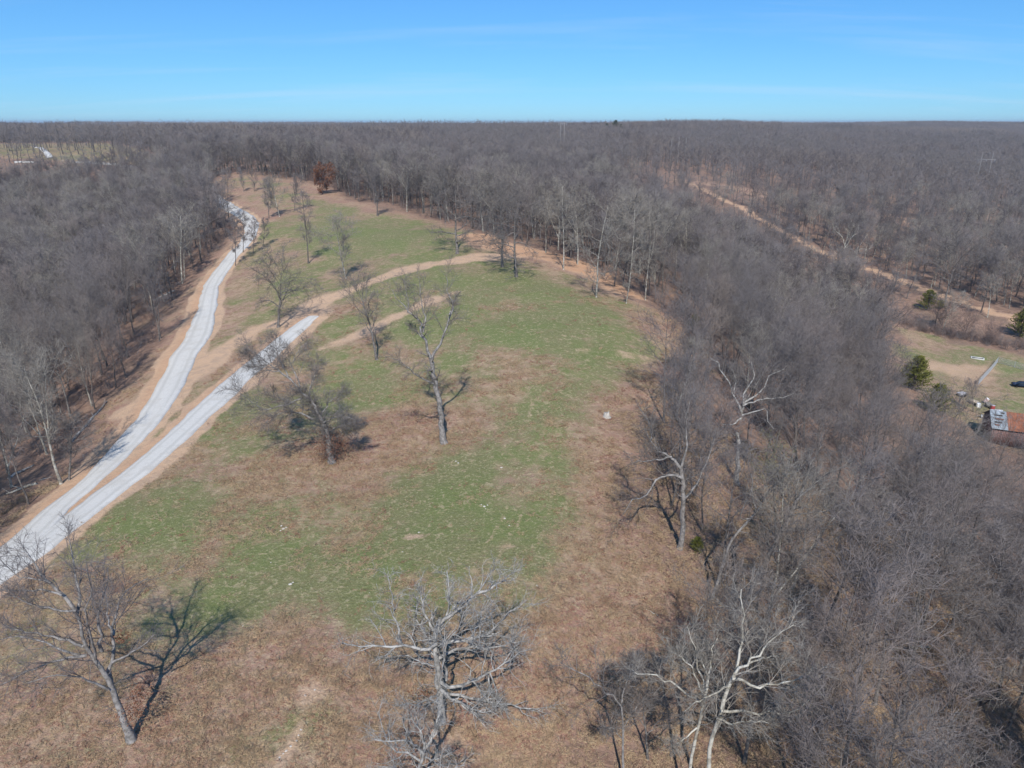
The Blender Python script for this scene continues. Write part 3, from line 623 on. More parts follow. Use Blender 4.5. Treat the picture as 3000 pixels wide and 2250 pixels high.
hero('sycamore_tree', 'bright white-limbed sycamore beside the red dirt track in the right woods', (1800,594),
    Z3((1010,1150),(1022,1080),(1040,1000),(1050,940)),
    [(Z3((1048,950),(1040,880),(1010,850),(985,820),(970,780)), .20, -1), (Z3((1050,940),(1090,880),(1130,850),(1142,800)), .20, 2), (Z3((1035,1010),(1080,990),(1130,950),(1210,950),(1245,910)), .20, -2), (Z3((1030,1050),(1000,1030),(945,1050)), .16, -3),
     (Z3((1030,1080),(1070,1045),(1110,1010),(1160,980)), .16, 2), (Z3((1040,1000),(990,975),(960,930)), .14, 2), (Z3((1130,950),(1160,910),(1190,870)), .12, 0), (Z3((1050,940),(1070,860),(1075,800)), .14, 0)],
    .42, ('pale','pale'), 16, n2=6, dens=.7, gnarl=.2, len2=.34, rtop=.24)
Z5 = lambda *p: crop(1000,900,2.2125,p)
hero('twisted_tree', 'grey tree at the meadow edge with one limb arching low over the grass', (1466,1185),
    Z5((2200,1590),(2215,1480),(2215,1300),(2210,1100),(2200,1040)),
    [(Z5((2210,1110),(2150,1080),(2060,1090),(2010,1170),(1960,1230),(1890,1240),(1830,1340)), .17, -2), (Z5((2200,1050),(2150,980),(2050,930),(2000,870),(1960,780)), .18, 0), (Z5((2205,1040),(2240,900),(2230,700),(2280,560)), .15, 1),
     (Z5((2000,870),(2020,820),(1990,730),(1930,650)), .10, 1.5), (Z5((2215,1250),(2300,1150),(2370,1000),(2420,850)), .14, 2), (Z5((2140,970),(2060,990),(1960,1000),(1880,1010)), .10, -2)],
    .29, ('greylimb','oaktwig'), 17, n2=10, dens=1.2, gnarl=.22, len2=.42, rtop=.2)
hero('oak_tree', 'crooked grey oak with bare knotted limbs, rising above the woods right of the meadow', (1592,1045),
    [(1592,1045),(1593,990),(1596,965),(1592,935)],
    [(Z1b, r, d) for Z1b, r, d in [
     (crop(2000,900,2.2125,[(380,680),(330,560),(290,470),(200,330),(150,290)]), .16, 0), (crop(2000,900,2.2125,[(390,660),(400,560),(470,440),(440,340)]), .16, 2), (crop(2000,900,2.2125,[(390,640),(440,590),(530,540),(560,440),(660,400)]), .16, 2),
     (crop(2000,900,2.2125,[(385,700),(470,680),(540,650),(550,740),(590,790)]), .13, -3), (crop(2000,900,2.2125,[(380,720),(320,760),(260,760),(200,700)]), .12, -3), (crop(2000,900,2.2125,[(390,640),(480,600),(600,590),(720,560)]), .13, 0),
     (crop(2000,900,2.2125,[(330,560),(350,480),(320,400)]), .10, 2)]], .36, ('silver','oaktwig'), 18, n2=10, dens=1.1, gnarl=.25, len2=.40, rtop=.2)
hero('sycamore_tree', 'pale sycamore with long bare branches, lower right where the woods meet the meadow', (1480,1740),
    crop(2000,1500,2.2125,[(-10,1830),(60,1560),(110,1350),(150,1180),(165,1060)]),
    [(crop(2000,1500,2.2125,q), r, d) for q, r, d in [([(160,1100),(185,1000),(190,900),(230,800)], .08, 1.0), ([(120,1240),(20,1170),(-60,1120),(-200,1060),(-330,1020)], .09, -1), ([(150,1180),(100,1000),(80,880),(30,740)], .08, 1.5),
     ([(140,1200),(60,1000),(0,940),(-90,900)], .07, 0), ([(90,1400),(0,1480),(-60,1520)], .06, -1.5), ([(165,1060),(120,960),(110,840)], .06, 2)]], .12, ('pale','paletwig'), 19, n2=11, dens=1.1, gnarl=.16, rtop=.08)
hero('sycamore_tree', 'taller pale sycamore at lower right, its limbs reaching right over the woods', (1525,1760),
    crop(2000,1500,2.2125,[(110,1880),(180,1500),(230,1330),(300,1120),(340,1050)]),
    [(crop(2000,1500,2.2125,q), r, d) for q, r, d in [([(340,1050),(430,980),(560,850),(640,770),(720,730)], .10, 1), ([(320,1080),(480,1130),(640,1110),(760,1080),(850,1010)], .10, -1.5), ([(250,1290),(400,1310),(560,1300),(720,1290),(820,1220)], .10, -2.0),
     ([(335,1060),(350,960),(380,830),(390,650),(380,500)], .10, 2), ([(300,1130),(200,1180),(90,1230),(0,1300)], .07, -1), ([(430,980),(540,940),(650,930)], .07, 2), ([(220,1340),(330,1380),(430,1350),(560,1370)], .08, -2)]], .155, ('pale','paletwig'), 20, n2=11, dens=1.1, gnarl=.15, rtop=.11)
hero('slender_tree', 'thin grey tree with one long arm reaching left over the grass, at the bottom edge', (1346,1690),
    crop(1000,1500,2.2125,[(1825,1720),(1828,1500),(1825,1350),(1815,1240)]), [(crop(1000,1500,2.2125,q), r, d) for q, r, d in [([(1815,1260),(1740,1180),(1620,1080),(1500,1010),(1420,975)], .055, -1), ([(1815,1250),(1830,1150),(1870,1050),(1900,950)], .05, 1), ([(1825,1400),(1900,1290),(1960,1200)], .045, 1), ([(1828,1480),(1760,1400),(1700,1390)], .035, -1)]],
    .10, ('greylimb','oaktwig'), 31, n2=10, dens=1.0, rtop=.05)
hero('slender_tree', 'dark thin tree left of the pale sycamores, its twigs brushing the bottom edge', (1400,1640),
    [(1400,1640),(1396,1590),(1390,1540),(1388,1500)], [([(1388,1505),(1375,1460),(1360,1420)], .045, 0), ([(1389,1520),(1405,1470),(1420,1430)], .045, 1), ([(1394,1570),(1360,1530),(1335,1500)], .04, -1), ([(1396,1590),(1430,1550),(1450,1500)], .04, 1)],
    .10, ('oakbark','oaktwig'), 32, n2=12, dens=1.2, rtop=.04)
hero('leaning_tree', 'thick grey forest tree slanting right, its foot in the leaf litter at the meadow corner', (1575,1345),
    crop(2000,900,2.2125,[(395,2040),(470,1800),(560,1620),(640,1450),(740,1250)]),
    [(crop(2000,900,2.2125,q), r, d) for q, r, d in [([(740,1250),(790,1150),(830,1000),(900,900)], .15, 1), ([(640,1450),(760,1430),(920,1440)], .11, -1), ([(700,1330),(640,1200),(620,1080),(640,960)], .12, 2), ([(740,1250),(850,1150),(960,1060),(1080,1010)], .12, 0), ([(690,1350),(820,1330),(930,1320),(1060,1260)], .09, -2)]],
    .27, ('oakbark','oaktwig'), 21, n2=10, dens=1.1, rtop=.17)
hero('leaning_tree', 'slender pale tree slanting right beside the thick slanting one at the meadow corner', (1535,1300),
    crop(2000,900,2.2125,[(270,1650),(310,1520),(400,1410),(500,1300)]),
    [(crop(2000,900,2.2125,q), r, d) for q, r, d in [([(470,1330),(450,1200),(440,1100),(430,980)], .10, 1), ([(500,1300),(560,1180),(640,1120),(800,1010)], .08, 0), ([(440,1370),(370,1380),(400,1280),(440,1200)], .07, -1)]],
    .16, ('greylimb','oaktwig'), 22, n2=9, dens=1.0, rtop=.10)

def measured(name, label, base, top, hw, seed, mats=('bark','twig'), lod='near', leaves=0, budding=False, r0=None, **k):
    b = ground_at([base])[0]; HEROES.append(b); T = at_depth(top[0], top[1], b[1]); loc = np.array([b[0], b[1], gz(b)]); H = T[2]-loc[2]
    ppm = FPX/np.linalg.norm(loc + [0,0,H/2] - CAM); CR = hw/ppm; lean = ((T[0]-loc[0])/H, 0)
    dist = np.linalg.norm(loc - CAM); tm, cm, tips = generic_tree(seed, H, CR, lod, lean=lean, r0=r0, rm=float(np.clip(min(dist*.00013, H*.0017), .011, .038)), thick=.046 if mats[0] == 'oakbark' else .026, **k)
    e = empty(name, loc); tag(e, label, 'tree'); tm.build('trunk', M[mats[0]], e, True); cm.build('crown', M[mats[1]], e)
    if leaves:
        R = np.random.default_rng(seed); lm = MB(); c = tips[:, -1]; i = R.integers(0, len(c), leaves); leaf_cards(lm, R, c[i] + R.normal(size=(leaves,3))*(.12 if not budding else .10), .24 if not budding else .05)
        tag(lm.build('leaves', M['russet' if not budding else 'bud'], e), kind='stuff')
    return e
OK = ('oakbark','oaktwig')
for a in [
 ('oak_tree','bare upright tree left of the tall two-stemmed tree, in front of the branch road',(815,777),(781,598),52,31,OK,dict(clear=.30,up=.22,r0=.24)),
 ('oak_tree','round-crowned oak between the two gravel roads, beside the end of the branch road',(601,707),(594,576),66,32,OK,dict(clear=.30,up=.05,r0=.30,gnarl=.2,dens=1.2)),
 ('sycamore_tree','pale thin tree leaning left over the grass above the dirt track',(748,601),(716,470),42,33,('pale','paletwig'),dict(clear=.25,up=.12,r0=.19)),
 ('slender_tree','tall pole-like tree with few short branches, left of the pale leaning tree',(666,569),(652,408),17,34,('bark','twig'),dict(clear=.25,up=.1,r0=.2,dens=.7)),
 ('oak_tree','wide dark oak on the crest just left of the red clay bank',(988,548),(975,385),68,35,OK,dict(clear=.18,up=.04,r0=.42,gnarl=.21,dens=1.25,ang=76)),
 ('oak_tree','narrower oak in front of the red clay bank, left of its pair',(1085,577),(1083,400),40,36,OK,dict(clear=.22,up=.06,r0=.32,gnarl=.19,dens=1.2,ang=76)),
 ('oak_tree','low-branching oak in front of the red clay bank, shading a ring of green grass',(1115,598),(1108,405),56,37,OK,dict(clear=.15,up=.03,r0=.36,gnarl=.19,dens=1.3,ang=76)),
 ('bare_tree','vase-shaped tree alone on the far meadow before the wood edge',(815,466),(812,375),30,38,('bark','twig'),dict(clear=.22,up=.35,r0=.27)),
 ('slender_tree','thin dark tree at the far meadow edge, left of the vase-shaped tree',(776,436),(772,368),14,39,('bark','twig'),dict(clear=.3)),
 ('sycamore_tree','pale-limbed tree right of the red clay bank, its low branch hooked',(1217,582),(1216,392),44,40,('pale','paletwig'),dict(clear=.2,up=.06,r0=.17,ang=76)),
 ('sycamore_tree','broad pale sycamore on the wood edge above the meadow',(1288,642),(1292,425),56,41,('pale','paletwig'),dict(clear=.12,up=.07,r0=.19,ang=76)),
 ('sycamore_tree','white slender sycamore right of the broad pale one, on the wood edge',(1352,655),(1372,440),30,42,('pale','paletwig'),dict(clear=.2,up=.10,r0=.12,ang=76)),
 ('sycamore_tree','white-stemmed forked sycamore rightmost of the row on the wood edge',(1394,648),(1412,455),32,43,('pale','paletwig'),dict(clear=.2,up=.09,r0=.13,fork=1,ang=76)),
 ('sycamore_tree','white-trunked tree deep in the wood behind the red clay bank',(1245,545),(1240,430),22,44,('pale','paletwig'),dict(clear=.3,up=.2,r0=.24)),
 ('sycamore_tree','white twin-topped tree behind the red clay bank',(1206,540),(1203,410),24,45,('pale','paletwig'),dict(clear=.3,up=.2,r0=.24,fork=1)),
 ('bare_tree','grey tree in the far meadow strip, left of three beside the bend of the road',(581,472),(575,392),18,46,('bark','twig'),dict(clear=.2,up=.25)),
 ('sycamore_tree','white tree in the middle of three beside the bend of the road',(604,468),(598,385),24,47,('pale','paletwig'),dict(clear=.2,up=.15)),
 ('bare_tree','grey tree at right of three beside the bend of the road',(636,455),(632,382),20,48,('bark','twig'),dict(clear=.2,up=.25)),
 ('small_tree','small dark tree at the far end of the meadow, left one of a pair',(527,414),(522,370),14,49,('bark','twig'),dict(clear=.2,up=.3)),
 ('small_tree','small dark tree at the far end of the meadow, right one of a pair',(549,414),(549,372),15,50,('bark','twig'),dict(clear=.15,up=.3)),
 ('slender_tree','lone thin tree on the edge of the gravel road below its bend',(508,574),(505,468),14,51,('bark','twig'),dict(clear=.25,r0=.13)),
 ('slender_tree','thin tree in the roadside clump below the bend, leftmost of the clump',(525,545),(525,455),12,52,('bark','twig'),dict(clear=.25,r0=.13)),
 ('slender_tree','thin tree in the middle of the roadside clump below the bend',(547,548),(550,470),10,53,('bark','twig'),dict(clear=.25,r0=.11)),
 ('slender_tree','thin tree in the roadside clump below the bend, rightmost of the clump',(567,533),(572,470),11,54,('bark','twig'),dict(clear=.25,r0=.11)),
 ('bare_tree','tall pale yellowish tree leaning left at the wood edge, lower left by the road',(133,1045),(20,775),55,55,('pale','paletwig'),dict(clear=.35,up=.22,r0=.2,fork=1)),
 ('bare_tree','dark slim tree beside the pale leaning tree, its twigs crossing the road edge',(149,1037),(133,905),42,56,OK,dict(clear=.35,up=.1,r0=.17)),
 ('sycamore_tree','white bleached tree deep in the left woods',(250,575),(172,478),28,57,('pale','paletwig'),dict(clear=.35,up=.2,r0=.24)),
 ('sycamore_tree','white forked tree lower in the left woods, over a greenish tree',(240,635),(195,565),26,58,('pale','pale'),dict(clear=.35,up=.2,r0=.26,fork=1)),
 ('sycamore_tree','thin white tree standing up beyond the left woods near the far field',(351,335),(344,285),12,59,('pale','paletwig'),dict(clear=.35,up=.2,r0=.3)),
 ('bare_tree','small dark tree alone in the far left field',(256,338),(254,306),16,60,('bark','twig'),dict(clear=.25,up=.25)),
 ('sycamore_tree','tall pale tree with thin top, rising at the right edge of the meadow',(1462,905),(1478,730),34,61,('pale','paletwig'),dict(clear=.3,up=.2,r0=.2)),
 ('oak_tree','broad tree with pale gnarled crown among the right woods, below the farm',(1975,1115),(1980,960),70,62,('silver','oaktwig'),dict(clear=.3,up=.02,r0=.36,gnarl=.22)),
 ('oak_tree','large round-headed tree beside the dirt track above the lawn',(2042,655),(2062,530),52,63,OK,dict(clear=.3,up=.1,r0=.32)),
 ('oak_tree','tall tree at the right edge of the photo beyond the dirt track',(2168,640),(2190,520),42,64,OK,dict(clear=.3,up=.14,r0=.28)),
 ('yard_tree','young bare tree standing among the clutter beside the wire fence',(2103,890),(2108,830),22,65,('bark','twig'),dict(clear=.3,up=.25,r0=.15)),
 ('yard_tree','spreading bare bush-like tree on the upper edge of the lawn, leftmost of three',(2036,714),(2036,665),30,66,('brush','brush'),dict(clear=.1,up=.2,fork=1)),
 ('yard_tree','small bare tree leaning over the upper edge of the lawn, middle of three',(2084,734),(2090,684),26,67,('brush','brush'),dict(clear=.15,up=.2,fork=1)),
 ('yard_tree','low bare tree on the upper edge of the lawn, rightmost of three',(2140,745),(2142,712),24,68,('brush','brush'),dict(clear=.15,up=.2,fork=1)),
 ('budding_tree','yellow-green budding tree in the middle of the right woods',(1680,1165),(1655,965),52,69,('bark','twig'),dict(clear=.3,up=.15,leaves=5200,budding=True)),
 ('budding_tree','faintly green budding tree in the left woods',(190,590),(178,490),44,70,('bark','twig'),dict(clear=.3,up=.15,leaves=3200,budding=True)),
 ('red_oak_tree','small round oak still holding rust-brown leaves at the far meadow edge',(697,419),(697,363),25,71,('bark','twig'),dict(clear=.12,up=.05,leaves=5200)),
 ('slender_tree','slim shrubby tree on the meadow edge below the white sycamores',(1355,755),(1345,700),12,72,('bark','twig'),dict(clear=.2,up=.2)) if False else None,
]:
    if a: measured(a[0], a[1], a[2], a[3], a[4], a[5], mats=a[6], **a[7])

# ------------------------------------------------------------------ cedars and pines
def conifer_mesh(seed, H, W, mat, bare=.05, n=120):
    R = np.random.default_rng(seed); tm, fm = MB(), MB()
    tubes(tm, np.array([[[0,0,-.3],[0.05,0,H*.5],[0,0,H*.97]]]), np.array([[H*.03,H*.018,.02]]), 6)
    t = bare + (1-bare)*(np.arange(n)+R.random(n))/n; az = np.arange(n)*2.4 + R.normal(size=n)*.4; L = W*(1-t)**.62*R.uniform(.72,1.22,n) + .12
    d = np.stack([np.cos(az), np.sin(az), R.uniform(.15,.75,n)], -1); p = np.stack([t*0, t*0, t*H*.97], -1); P = grow(R, p, d, L*1.1, 4, .12, .12); tubes(tm, P, taper(np.full(n, .03), .01, 5), 3)
    q, dd, r, tt = sprout(R, P, taper(np.full(n, .03), .01, 5), 26, .22, 1.08, radians(35)); q = q + R.normal(size=q.shape)*.10
    u = unit(dd + R.normal(size=dd.shape)*.35 + [0,0,.25]); w = unit(np.cross(u, R.normal(size=u.shape))); s = R.uniform(.10,.24,(len(q),1))*(H/6)**.35
    v = np.stack([q-w*s*.34, q+w*s*.34, q+u*s*1.6], 1); v2 = np.stack([q-np.cross(w,u)*s*.34, q+np.cross(w,u)*s*.34, q+u*s*1.5], 1)
    v = np.concatenate([v, v2]); fm.add(v.reshape(-1,3), None, np.arange(len(v)*3).reshape(-1,3))
    return tm.mesh('trunk', M['bark']), fm.mesh('foliage', M[mat])
CED = [conifer_mesh(5, 6, 2.1, 'cedar'), conifer_mesh(6, 6, 2.5, 'cedar'), conifer_mesh(8, 6, 2.2, 'cedarrust')]
PIN = conifer_mesh(7, 14, 5.5, 'pine', .35, 150)
for k, u, v, tv, label in [(0,1972,842,778,'dark green cedar on the left edge of the lawn, taller of the two there'), (2,1958,832,790,'rust-tinged cedar pressed against the tall green cedar by the lawn'), (1,2019,892,838,'broad yellow-green cedar below the lawn, left of the yard clutter'),
    (1,2003,670,632,'bushy cedar beside the dirt track above the lawn'), (0,2031,668,650,'very small cedar beside the dirt track, right of the bushy one'), (0,2204,728,674,'dark cedar at the right edge of the photo above the lawn'),
    (0,1499,716,684,'cedar on the right edge of the meadow, partly behind twigs'), (0,1504,1192,1164,'low green cedar bush at the foot of the arching-limbed tree'), (0,1746,812,758,'dark cedar buried in the right woods'), (1,1390,1350,1318,'small green cedar sapling on the grass near the lower right woods') ]:
    if v == 1350: continue
    b = ground_at([(u, v)])[0]; loc = np.array([b[0], b[1], gz(b)]); H = max(1.2, 1.12*(at_depth(u, tv, b[1])[2]-loc[2])); HEROES.append(b)
    e = empty('cedar_tree', loc, u*.7); e.scale = (H/6*1.35, H/6*1.35, H/6); tag(e, label, 'tree'); link('trunk', CED[k][0], e); link('foliage', CED[k][1], e)
for az, r, s, label in [(7.9,905,1.0,'dark green pine breaking the skyline right of the two tall poles'), (7.25,900,.8,'smaller pine on the skyline, left of the large one'), (8.3,915,.75,'low pine on the skyline, right of the large one')]:
    x, y = r*sin(radians(az)), r*cos(radians(az)); e = empty('pine_tree', (x, y, gz((x, y))+3), az); e.scale = (s*1.35, s*1.35, s*1.45); tag(e, label, 'tree'); link('trunk', PIN[0], e); link('foliage', PIN[1], e)

# ------------------------------------------------------------------ the woods
def joined(tm, cm, mats, name):
    mb = MB(); mb.v = tm.v + cm.v; mb.n = tm.n + cm.n; mb.q = tm.q + [q + tm.n for q in cm.q]; mb.t = tm.t + [t + tm.n for t in cm.t]
    me = mb.mesh(name, [M[mats[0]], M[mats[1]]]); nq1 = sum(len(q) for q in tm.q); nq = sum(len(q) for q in mb.q); nt1 = sum(len(t) for t in tm.t); nt = sum(len(t) for t in mb.t)
    idx = np.ones(nq+nt, np.int32); idx[:nq1] = 0; idx[nq:nq+nt1] = 0; me.polygons.foreach_set('material_index', idx); return me
def instancer(name, label, pts, rot, scl, idx, meshes):
    """one mass of plants too many to count, set out on points by geometry nodes"""
    mb = MB(); mb.add(pts); me = mb.mesh(name, M['bark'])
    for nm, ty, arr in (('turn', 'FLOAT_VECTOR', rot), ('size', 'FLOAT_VECTOR', scl), ('pick', 'INT', idx)):
        a = me.attributes.new(nm, ty, 'POINT'); a.data.foreach_set('vector' if ty != 'INT' else 'value', np.ascontiguousarray(arr).astype(np.float32 if ty != 'INT' else np.int32).ravel())
    o = link(name, me); tag(o, label, None, None, 'stuff')
    ng = bpy.data.node_groups.new(name, 'GeometryNodeTree'); ng.interface.new_socket('Geometry', in_out='INPUT', socket_type='NodeSocketGeometry'); ng.interface.new_socket('Geometry', in_out='OUTPUT', socket_type='NodeSocketGeometry')
    gi = ng.nodes.new('NodeGroupInput'); go = ng.nodes.new('NodeGroupOutput'); ip = ng.nodes.new('GeometryNodeInstanceOnPoints'); jn = ng.nodes.new('GeometryNodeJoinGeometry'); L = ng.links.new
    for m in meshes:
        po = bpy.data.objects.new('plant', m); oi = ng.nodes.new('GeometryNodeObjectInfo'); oi.inputs['Object'].default_value = po; oi.inputs['As Instance'].default_value = True; L(oi.outputs['Geometry'], jn.inputs[0])
    def attr(nm, ty):
        x = ng.nodes.new('GeometryNodeInputNamedAttribute'); x.data_type = ty; x.inputs['Name'].default_value = nm; return x.outputs['Attribute']
    L(gi.outputs[0], ip.inputs['Points']); L(jn.outputs[0], ip.inputs['Instance']); ip.inputs['Pick Instance'].default_value = True
    L(attr('pick', 'INT'), ip.inputs['Instance Index'])
    er = ng.nodes.new('FunctionNodeEulerToRotation'); L(attr('turn', 'FLOAT_VECTOR'), er.inputs[0]); L(er.outputs[0], ip.inputs['Rotation']); L(attr('size', 'FLOAT_VECTOR'), ip.inputs['Scale']); L(ip.outputs[0], go.inputs[0])
    md = o.modifiers.new('plants', 'NODES'); md.node_group = ng; return o
RW = np.random.default_rng(77)
def woods_points(r0, r1, sp, a0=-43, a1=43):
    g = np.arange(-r1, r1, sp); X, Y = np.meshgrid(g, g[g > -20]); X = X.ravel() + RW.uniform(-.46,.46,X.size)*sp; Y = Y.ravel() + RW.uniform(-.46,.46,Y.size)*sp
    r = np.hypot(X, Y); az = np.degrees(np.arctan2(X, Y)); lim = np.interp(r, [20, 60, 200], [75, 55, 43]); k = (r >= r0) & (r < r1) & (np.abs(az) < lim) & (Y > 8); X, Y = X[k], Y[k]
    s = np.maximum.reduce([signed(X, Y, P) for P in (MEADOW, LEFT_OPEN, LAWN_OPEN)]); d1, _ = seg_dist(X, Y, TRACK_R); d2, _ = seg_dist(X, Y, CORRIDOR)
    keep = (s < -.8) & (d1 > 3.5); q = RW.random(len(X)); q2 = RW.random(len(X)); keep &= ~((d2 < 10) & (q < .90)); mid = (d1 < 45) & (d2 < 45); keep &= ~(mid & (q < .60))
    front = nearer_side(X, Y, TRACK_R) & (X > 60); keep &= ~(front & (d1 < np.interp(np.hypot(X, Y), [150, 250, 350, 450], [48, 60, 100, 130])) & (q2 < .87)); keep &= ~(~front & (X > 100) & (d1 < 130) & (q2 < .40))
    inleft = (signed(X, Y, LEFT_OPEN) > -.8) & (q2 < .14); keep |= inleft & (signed(X, Y, MEADOW) < -5)
    low = (fbm(X, Y, 30, 55, 3) < np.where((X > 0) & (Y < 80), .47, .43)); keep &= ~(low & (q > .55) & (np.hypot(X, Y) < 200)); keep &= ~((Y < 46) & (X < 10)); keep &= ~((X > 0) & (X < 15.5) & (Y < 46)); keep &= ~((X < 0) & (Y < 62) & (X > -58))
    for h in HEROES: keep &= np.hypot(X-h[0], Y-h[1]) > 1.8
    for L_, R_ in ((GA_L, GA_R), (GB_L, GB_R)): keep &= seg_dist(X, Y, (L_+R_)/2)[0] > 5.0
    barn = ground_at_cached((2190,925)); keep &= np.hypot(X-barn[0], Y-barn[1]) > 11
    lf = ground_at_cached((1330,1560)); 
    keep &= ~((X > 0) & (X < 16) & (Y < 62) & (s > -6) & (q < .25))
    return np.stack([X[keep], Y[keep]], -1)
NEAR = []
specs = [(101,17,4.2,.35,0,.16,OKN) if False else s for s in [
 (101,17,4.2,.38,0,.16,('bark','twig'),(0,0)), (102,15,3.8,.32,0,.20,('bark','twigtan'),(.06,0)), (103,18,4.6,.42,1,.14,('bark','twig'),(-.04,.05)), (104,14,3.3,.35,0,.24,('bark','twig'),(.1,.05)),
 (105,16,5.0,.30,1,.08,('oakbark','oaktwig'),(0,-.05)), (106,17,4.4,.36,0,.12,('oakbark','twig'),(-.08,0)), (107,12,2.6,.3,0,.28,('bark','twig'),(.05,-.06)), (108,18,4.0,.42,1,.2,('pale','paletwig'),(.04,.04))]]
for sd, H, CR, cl, fk, up, mats, ln in specs:
    tm, cm, _ = generic_tree(sd, H, CR, 'near', clear=cl, fork=fk, up=up, lean=ln, r0=.0105*H)
    NEAR.append((tm.mesh('trunk', M[mats[0]], True), cm.mesh('crown', M[mats[1]]), joined(tm, cm, mats, 'tree')))
near = woods_points(18, 175, 5.2); near = near[np.argsort(np.hypot(near[:,0], near[:,1]*.999))]
hz_ = height(near[:,0], near[:,1])
def in_view(x, y, z):
    f = np.array([0, cos(PITCH), -sin(PITCH)]); up = np.array([0, sin(PITCH), cos(PITCH)]); p = np.stack([x, y, z-40], -1); w = p@f; return (w > 1) & (np.abs(p[:,0]/w)*FPX < 1180) & (np.abs(p@up/w)*FPX < 930)
vis = in_view(near[:,0], near[:,1], hz_+11)
kinds = RW.choice(8, len(near), p=[.17,.16,.16,.13,.14,.12,.09,.03]); one = np.zeros(len(near), bool); one[np.where(vis)[0][:285]] = True
words = ['straight grey', 'slim grey', 'forked grey', 'narrow grey', 'spreading dark-barked', 'dark-trunked', 'young thin', 'pale forked']
def to_pixel(x, y, z):
    p = np.array([x, y, z-40.]); w = p[1]*cos(PITCH) - p[2]*sin(PITCH); return 1106+FPX*p[0]/w, 829.5-FPX*(p[1]*sin(PITCH)+p[2]*cos(PITCH))/w
ZONES = [(60,1000,'by the log at the left edge'),(60,800,'at the left edge above the log'),(250,820,'beside the bend of the left bank'),(120,640,'high in the left woods'),(330,640,'where the left woods touch the road'),(420,560,'along the roadside in the left woods'),
 (1400,600,'behind the white sycamores'),(1560,700,'at the right meadow edge'),(1700,620,'in the upper right woods'),(1800,760,'left of the lawn'),(1700,880,'behind the knotted oak'),(1900,900,'between the knotted oak and the cedars'),(1480,960,'by the arching-limbed tree'),(1700,1080,'around the budding tree'),
 (1900,1080,'below the cedars'),(2150,1050,'in front of the barn'),(2150,1230,'at the right edge below the barn'),(1850,1250,'mid right woods'),(1620,1300,'behind the slanting trees'),(2000,1420,'in the lower right woods'),(2170,1500,'in the bottom right corner'),(1750,1480,'right of the pale sycamores'),(1900,1620,'at the bottom edge, right'),(1500,1500,'among the pale sycamores'),(1650,1640,'at the bottom edge beside the sycamores')]
made = {}
for i in np.where(one)[0]:
    x, y = near[i]; k = kinds[i]; e = empty('forest_tree', (x, y, hz_[i]), RW.uniform(0, 6.28)); s = RW.uniform(.72, 1.12); e.scale = (s*RW.uniform(.9,1.1), s*RW.uniform(.9,1.1), s)
    link('trunk', NEAR[k][0], e); link('crown', NEAR[k][1], e)
    u, v = to_pixel(x, y, hz_[i]+10*s); zn = min(ZONES, key=lambda q: (q[0]-u)**2 + (q[1]-v)**2)[2]; size = 'tall' if s > .98 else ('middling' if s > .85 else 'short')
    e['group'] = 'near trees of the left woods' if x < -20 else 'near trees of the right woods'; e['category'] = 'tree'
    made.setdefault('%s %s tree %s' % (size, words[k], zn), []).append((u, e))
ORD = ['leftmost','second from left','third from left','fourth from left','fifth from left','sixth from left','seventh from left','eighth from left']
for lab, L_ in made.items():
    L_.sort(key=lambda q: q[0])
    for n, (u, e) in enumerate(L_):
        if len(L_) == 1: e['label'] = lab
        else: e['label'] = ('%s %s' % (ORD[min(n, 7)] if n < len(L_)-1 else 'rightmost', lab))
def lay(P, kinds, z, tilt=.05, smin=.78, smax=1.18):
    n = len(P); rot = np.stack([RW.normal(size=n)*tilt, RW.normal(size=n)*tilt, RW.uniform(0, 6.28, n)], -1); s = RW.uniform(smin, smax, n)[:,None]*np.ones((1,3)); s[:, :2] *= RW.uniform(.88,1.15,(n,1)); return np.concatenate([P, z[:,None]], 1), rot, s, kinds
rest = ~one; a = lay(near[rest], kinds[rest], hz_[rest]); instancer('woodland_trees', 'bare trees filling the near woods behind the foremost ones', *a, [n[2] for n in NEAR])
MID = []
for sd, H, CR, cl, fk, up, mats, ln in [(201,17,4.3,.22,0,.16,('bark','twig'),(0,0)), (202,16,4.0,.2,0,.2,('bark','twigtan'),(.05,0)), (203,18,4.7,.28,0,.12,('bark','twigdark'),(0,.05)), (204,15,4.6,.16,0,.08,('oakbark','oaktwig'),(-.04,0)), (205,17,4.2,.4,1,.18,('pale','paletwig'),(.04,0)), (206,18,4.4,.24,1,.15,('bark','twig'),(-.05,-.05))]:
    tm, cm, _ = generic_tree(sd, H, CR, 'mid', clear=cl, fork=fk, up=up, lean=ln, r0=.22); MID.append(joined(tm, cm, mats, 'tree'))
P = woods_points(175, 470, 5.4); z = height(P[:,0], P[:,1]); k = RW.choice(6, len(P), p=[.22,.21,.2,.18,.02,.17]); instancer('middle_forest', 'leafless grey forest of the middle distance', *lay(P, k, z), MID)
FAR = []
for sd, CR in [(301,5),(302,5.4),(303,4.6),(304,5.6),(305,4.8)]:
    tm, cm, _ = generic_tree(sd, 17, CR, 'far', clear=.3, r0=.28); FAR.append(joined(tm, cm, {301:('bark','twig'),302:('bark','twigtan'),303:('bark','twigdark'),304:OK,305:('bark','twig')}[sd], 'tree'))
P = woods_points(470, 1250, 7.0); z = height(P[:,0], P[:,1]); pt = fbm(P[:,0], P[:,1], 120, 71, 3) + RW.normal(size=len(P))*.05; k = np.where(pt < .42, RW.choice([2,3], len(P)), np.where(pt < .56, RW.choice([0,4], len(P)), RW.choice([1,0], len(P)))); instancer('distant_forest', 'leafless grey forest reaching to the skyline', *lay(P, k, z), FAR)
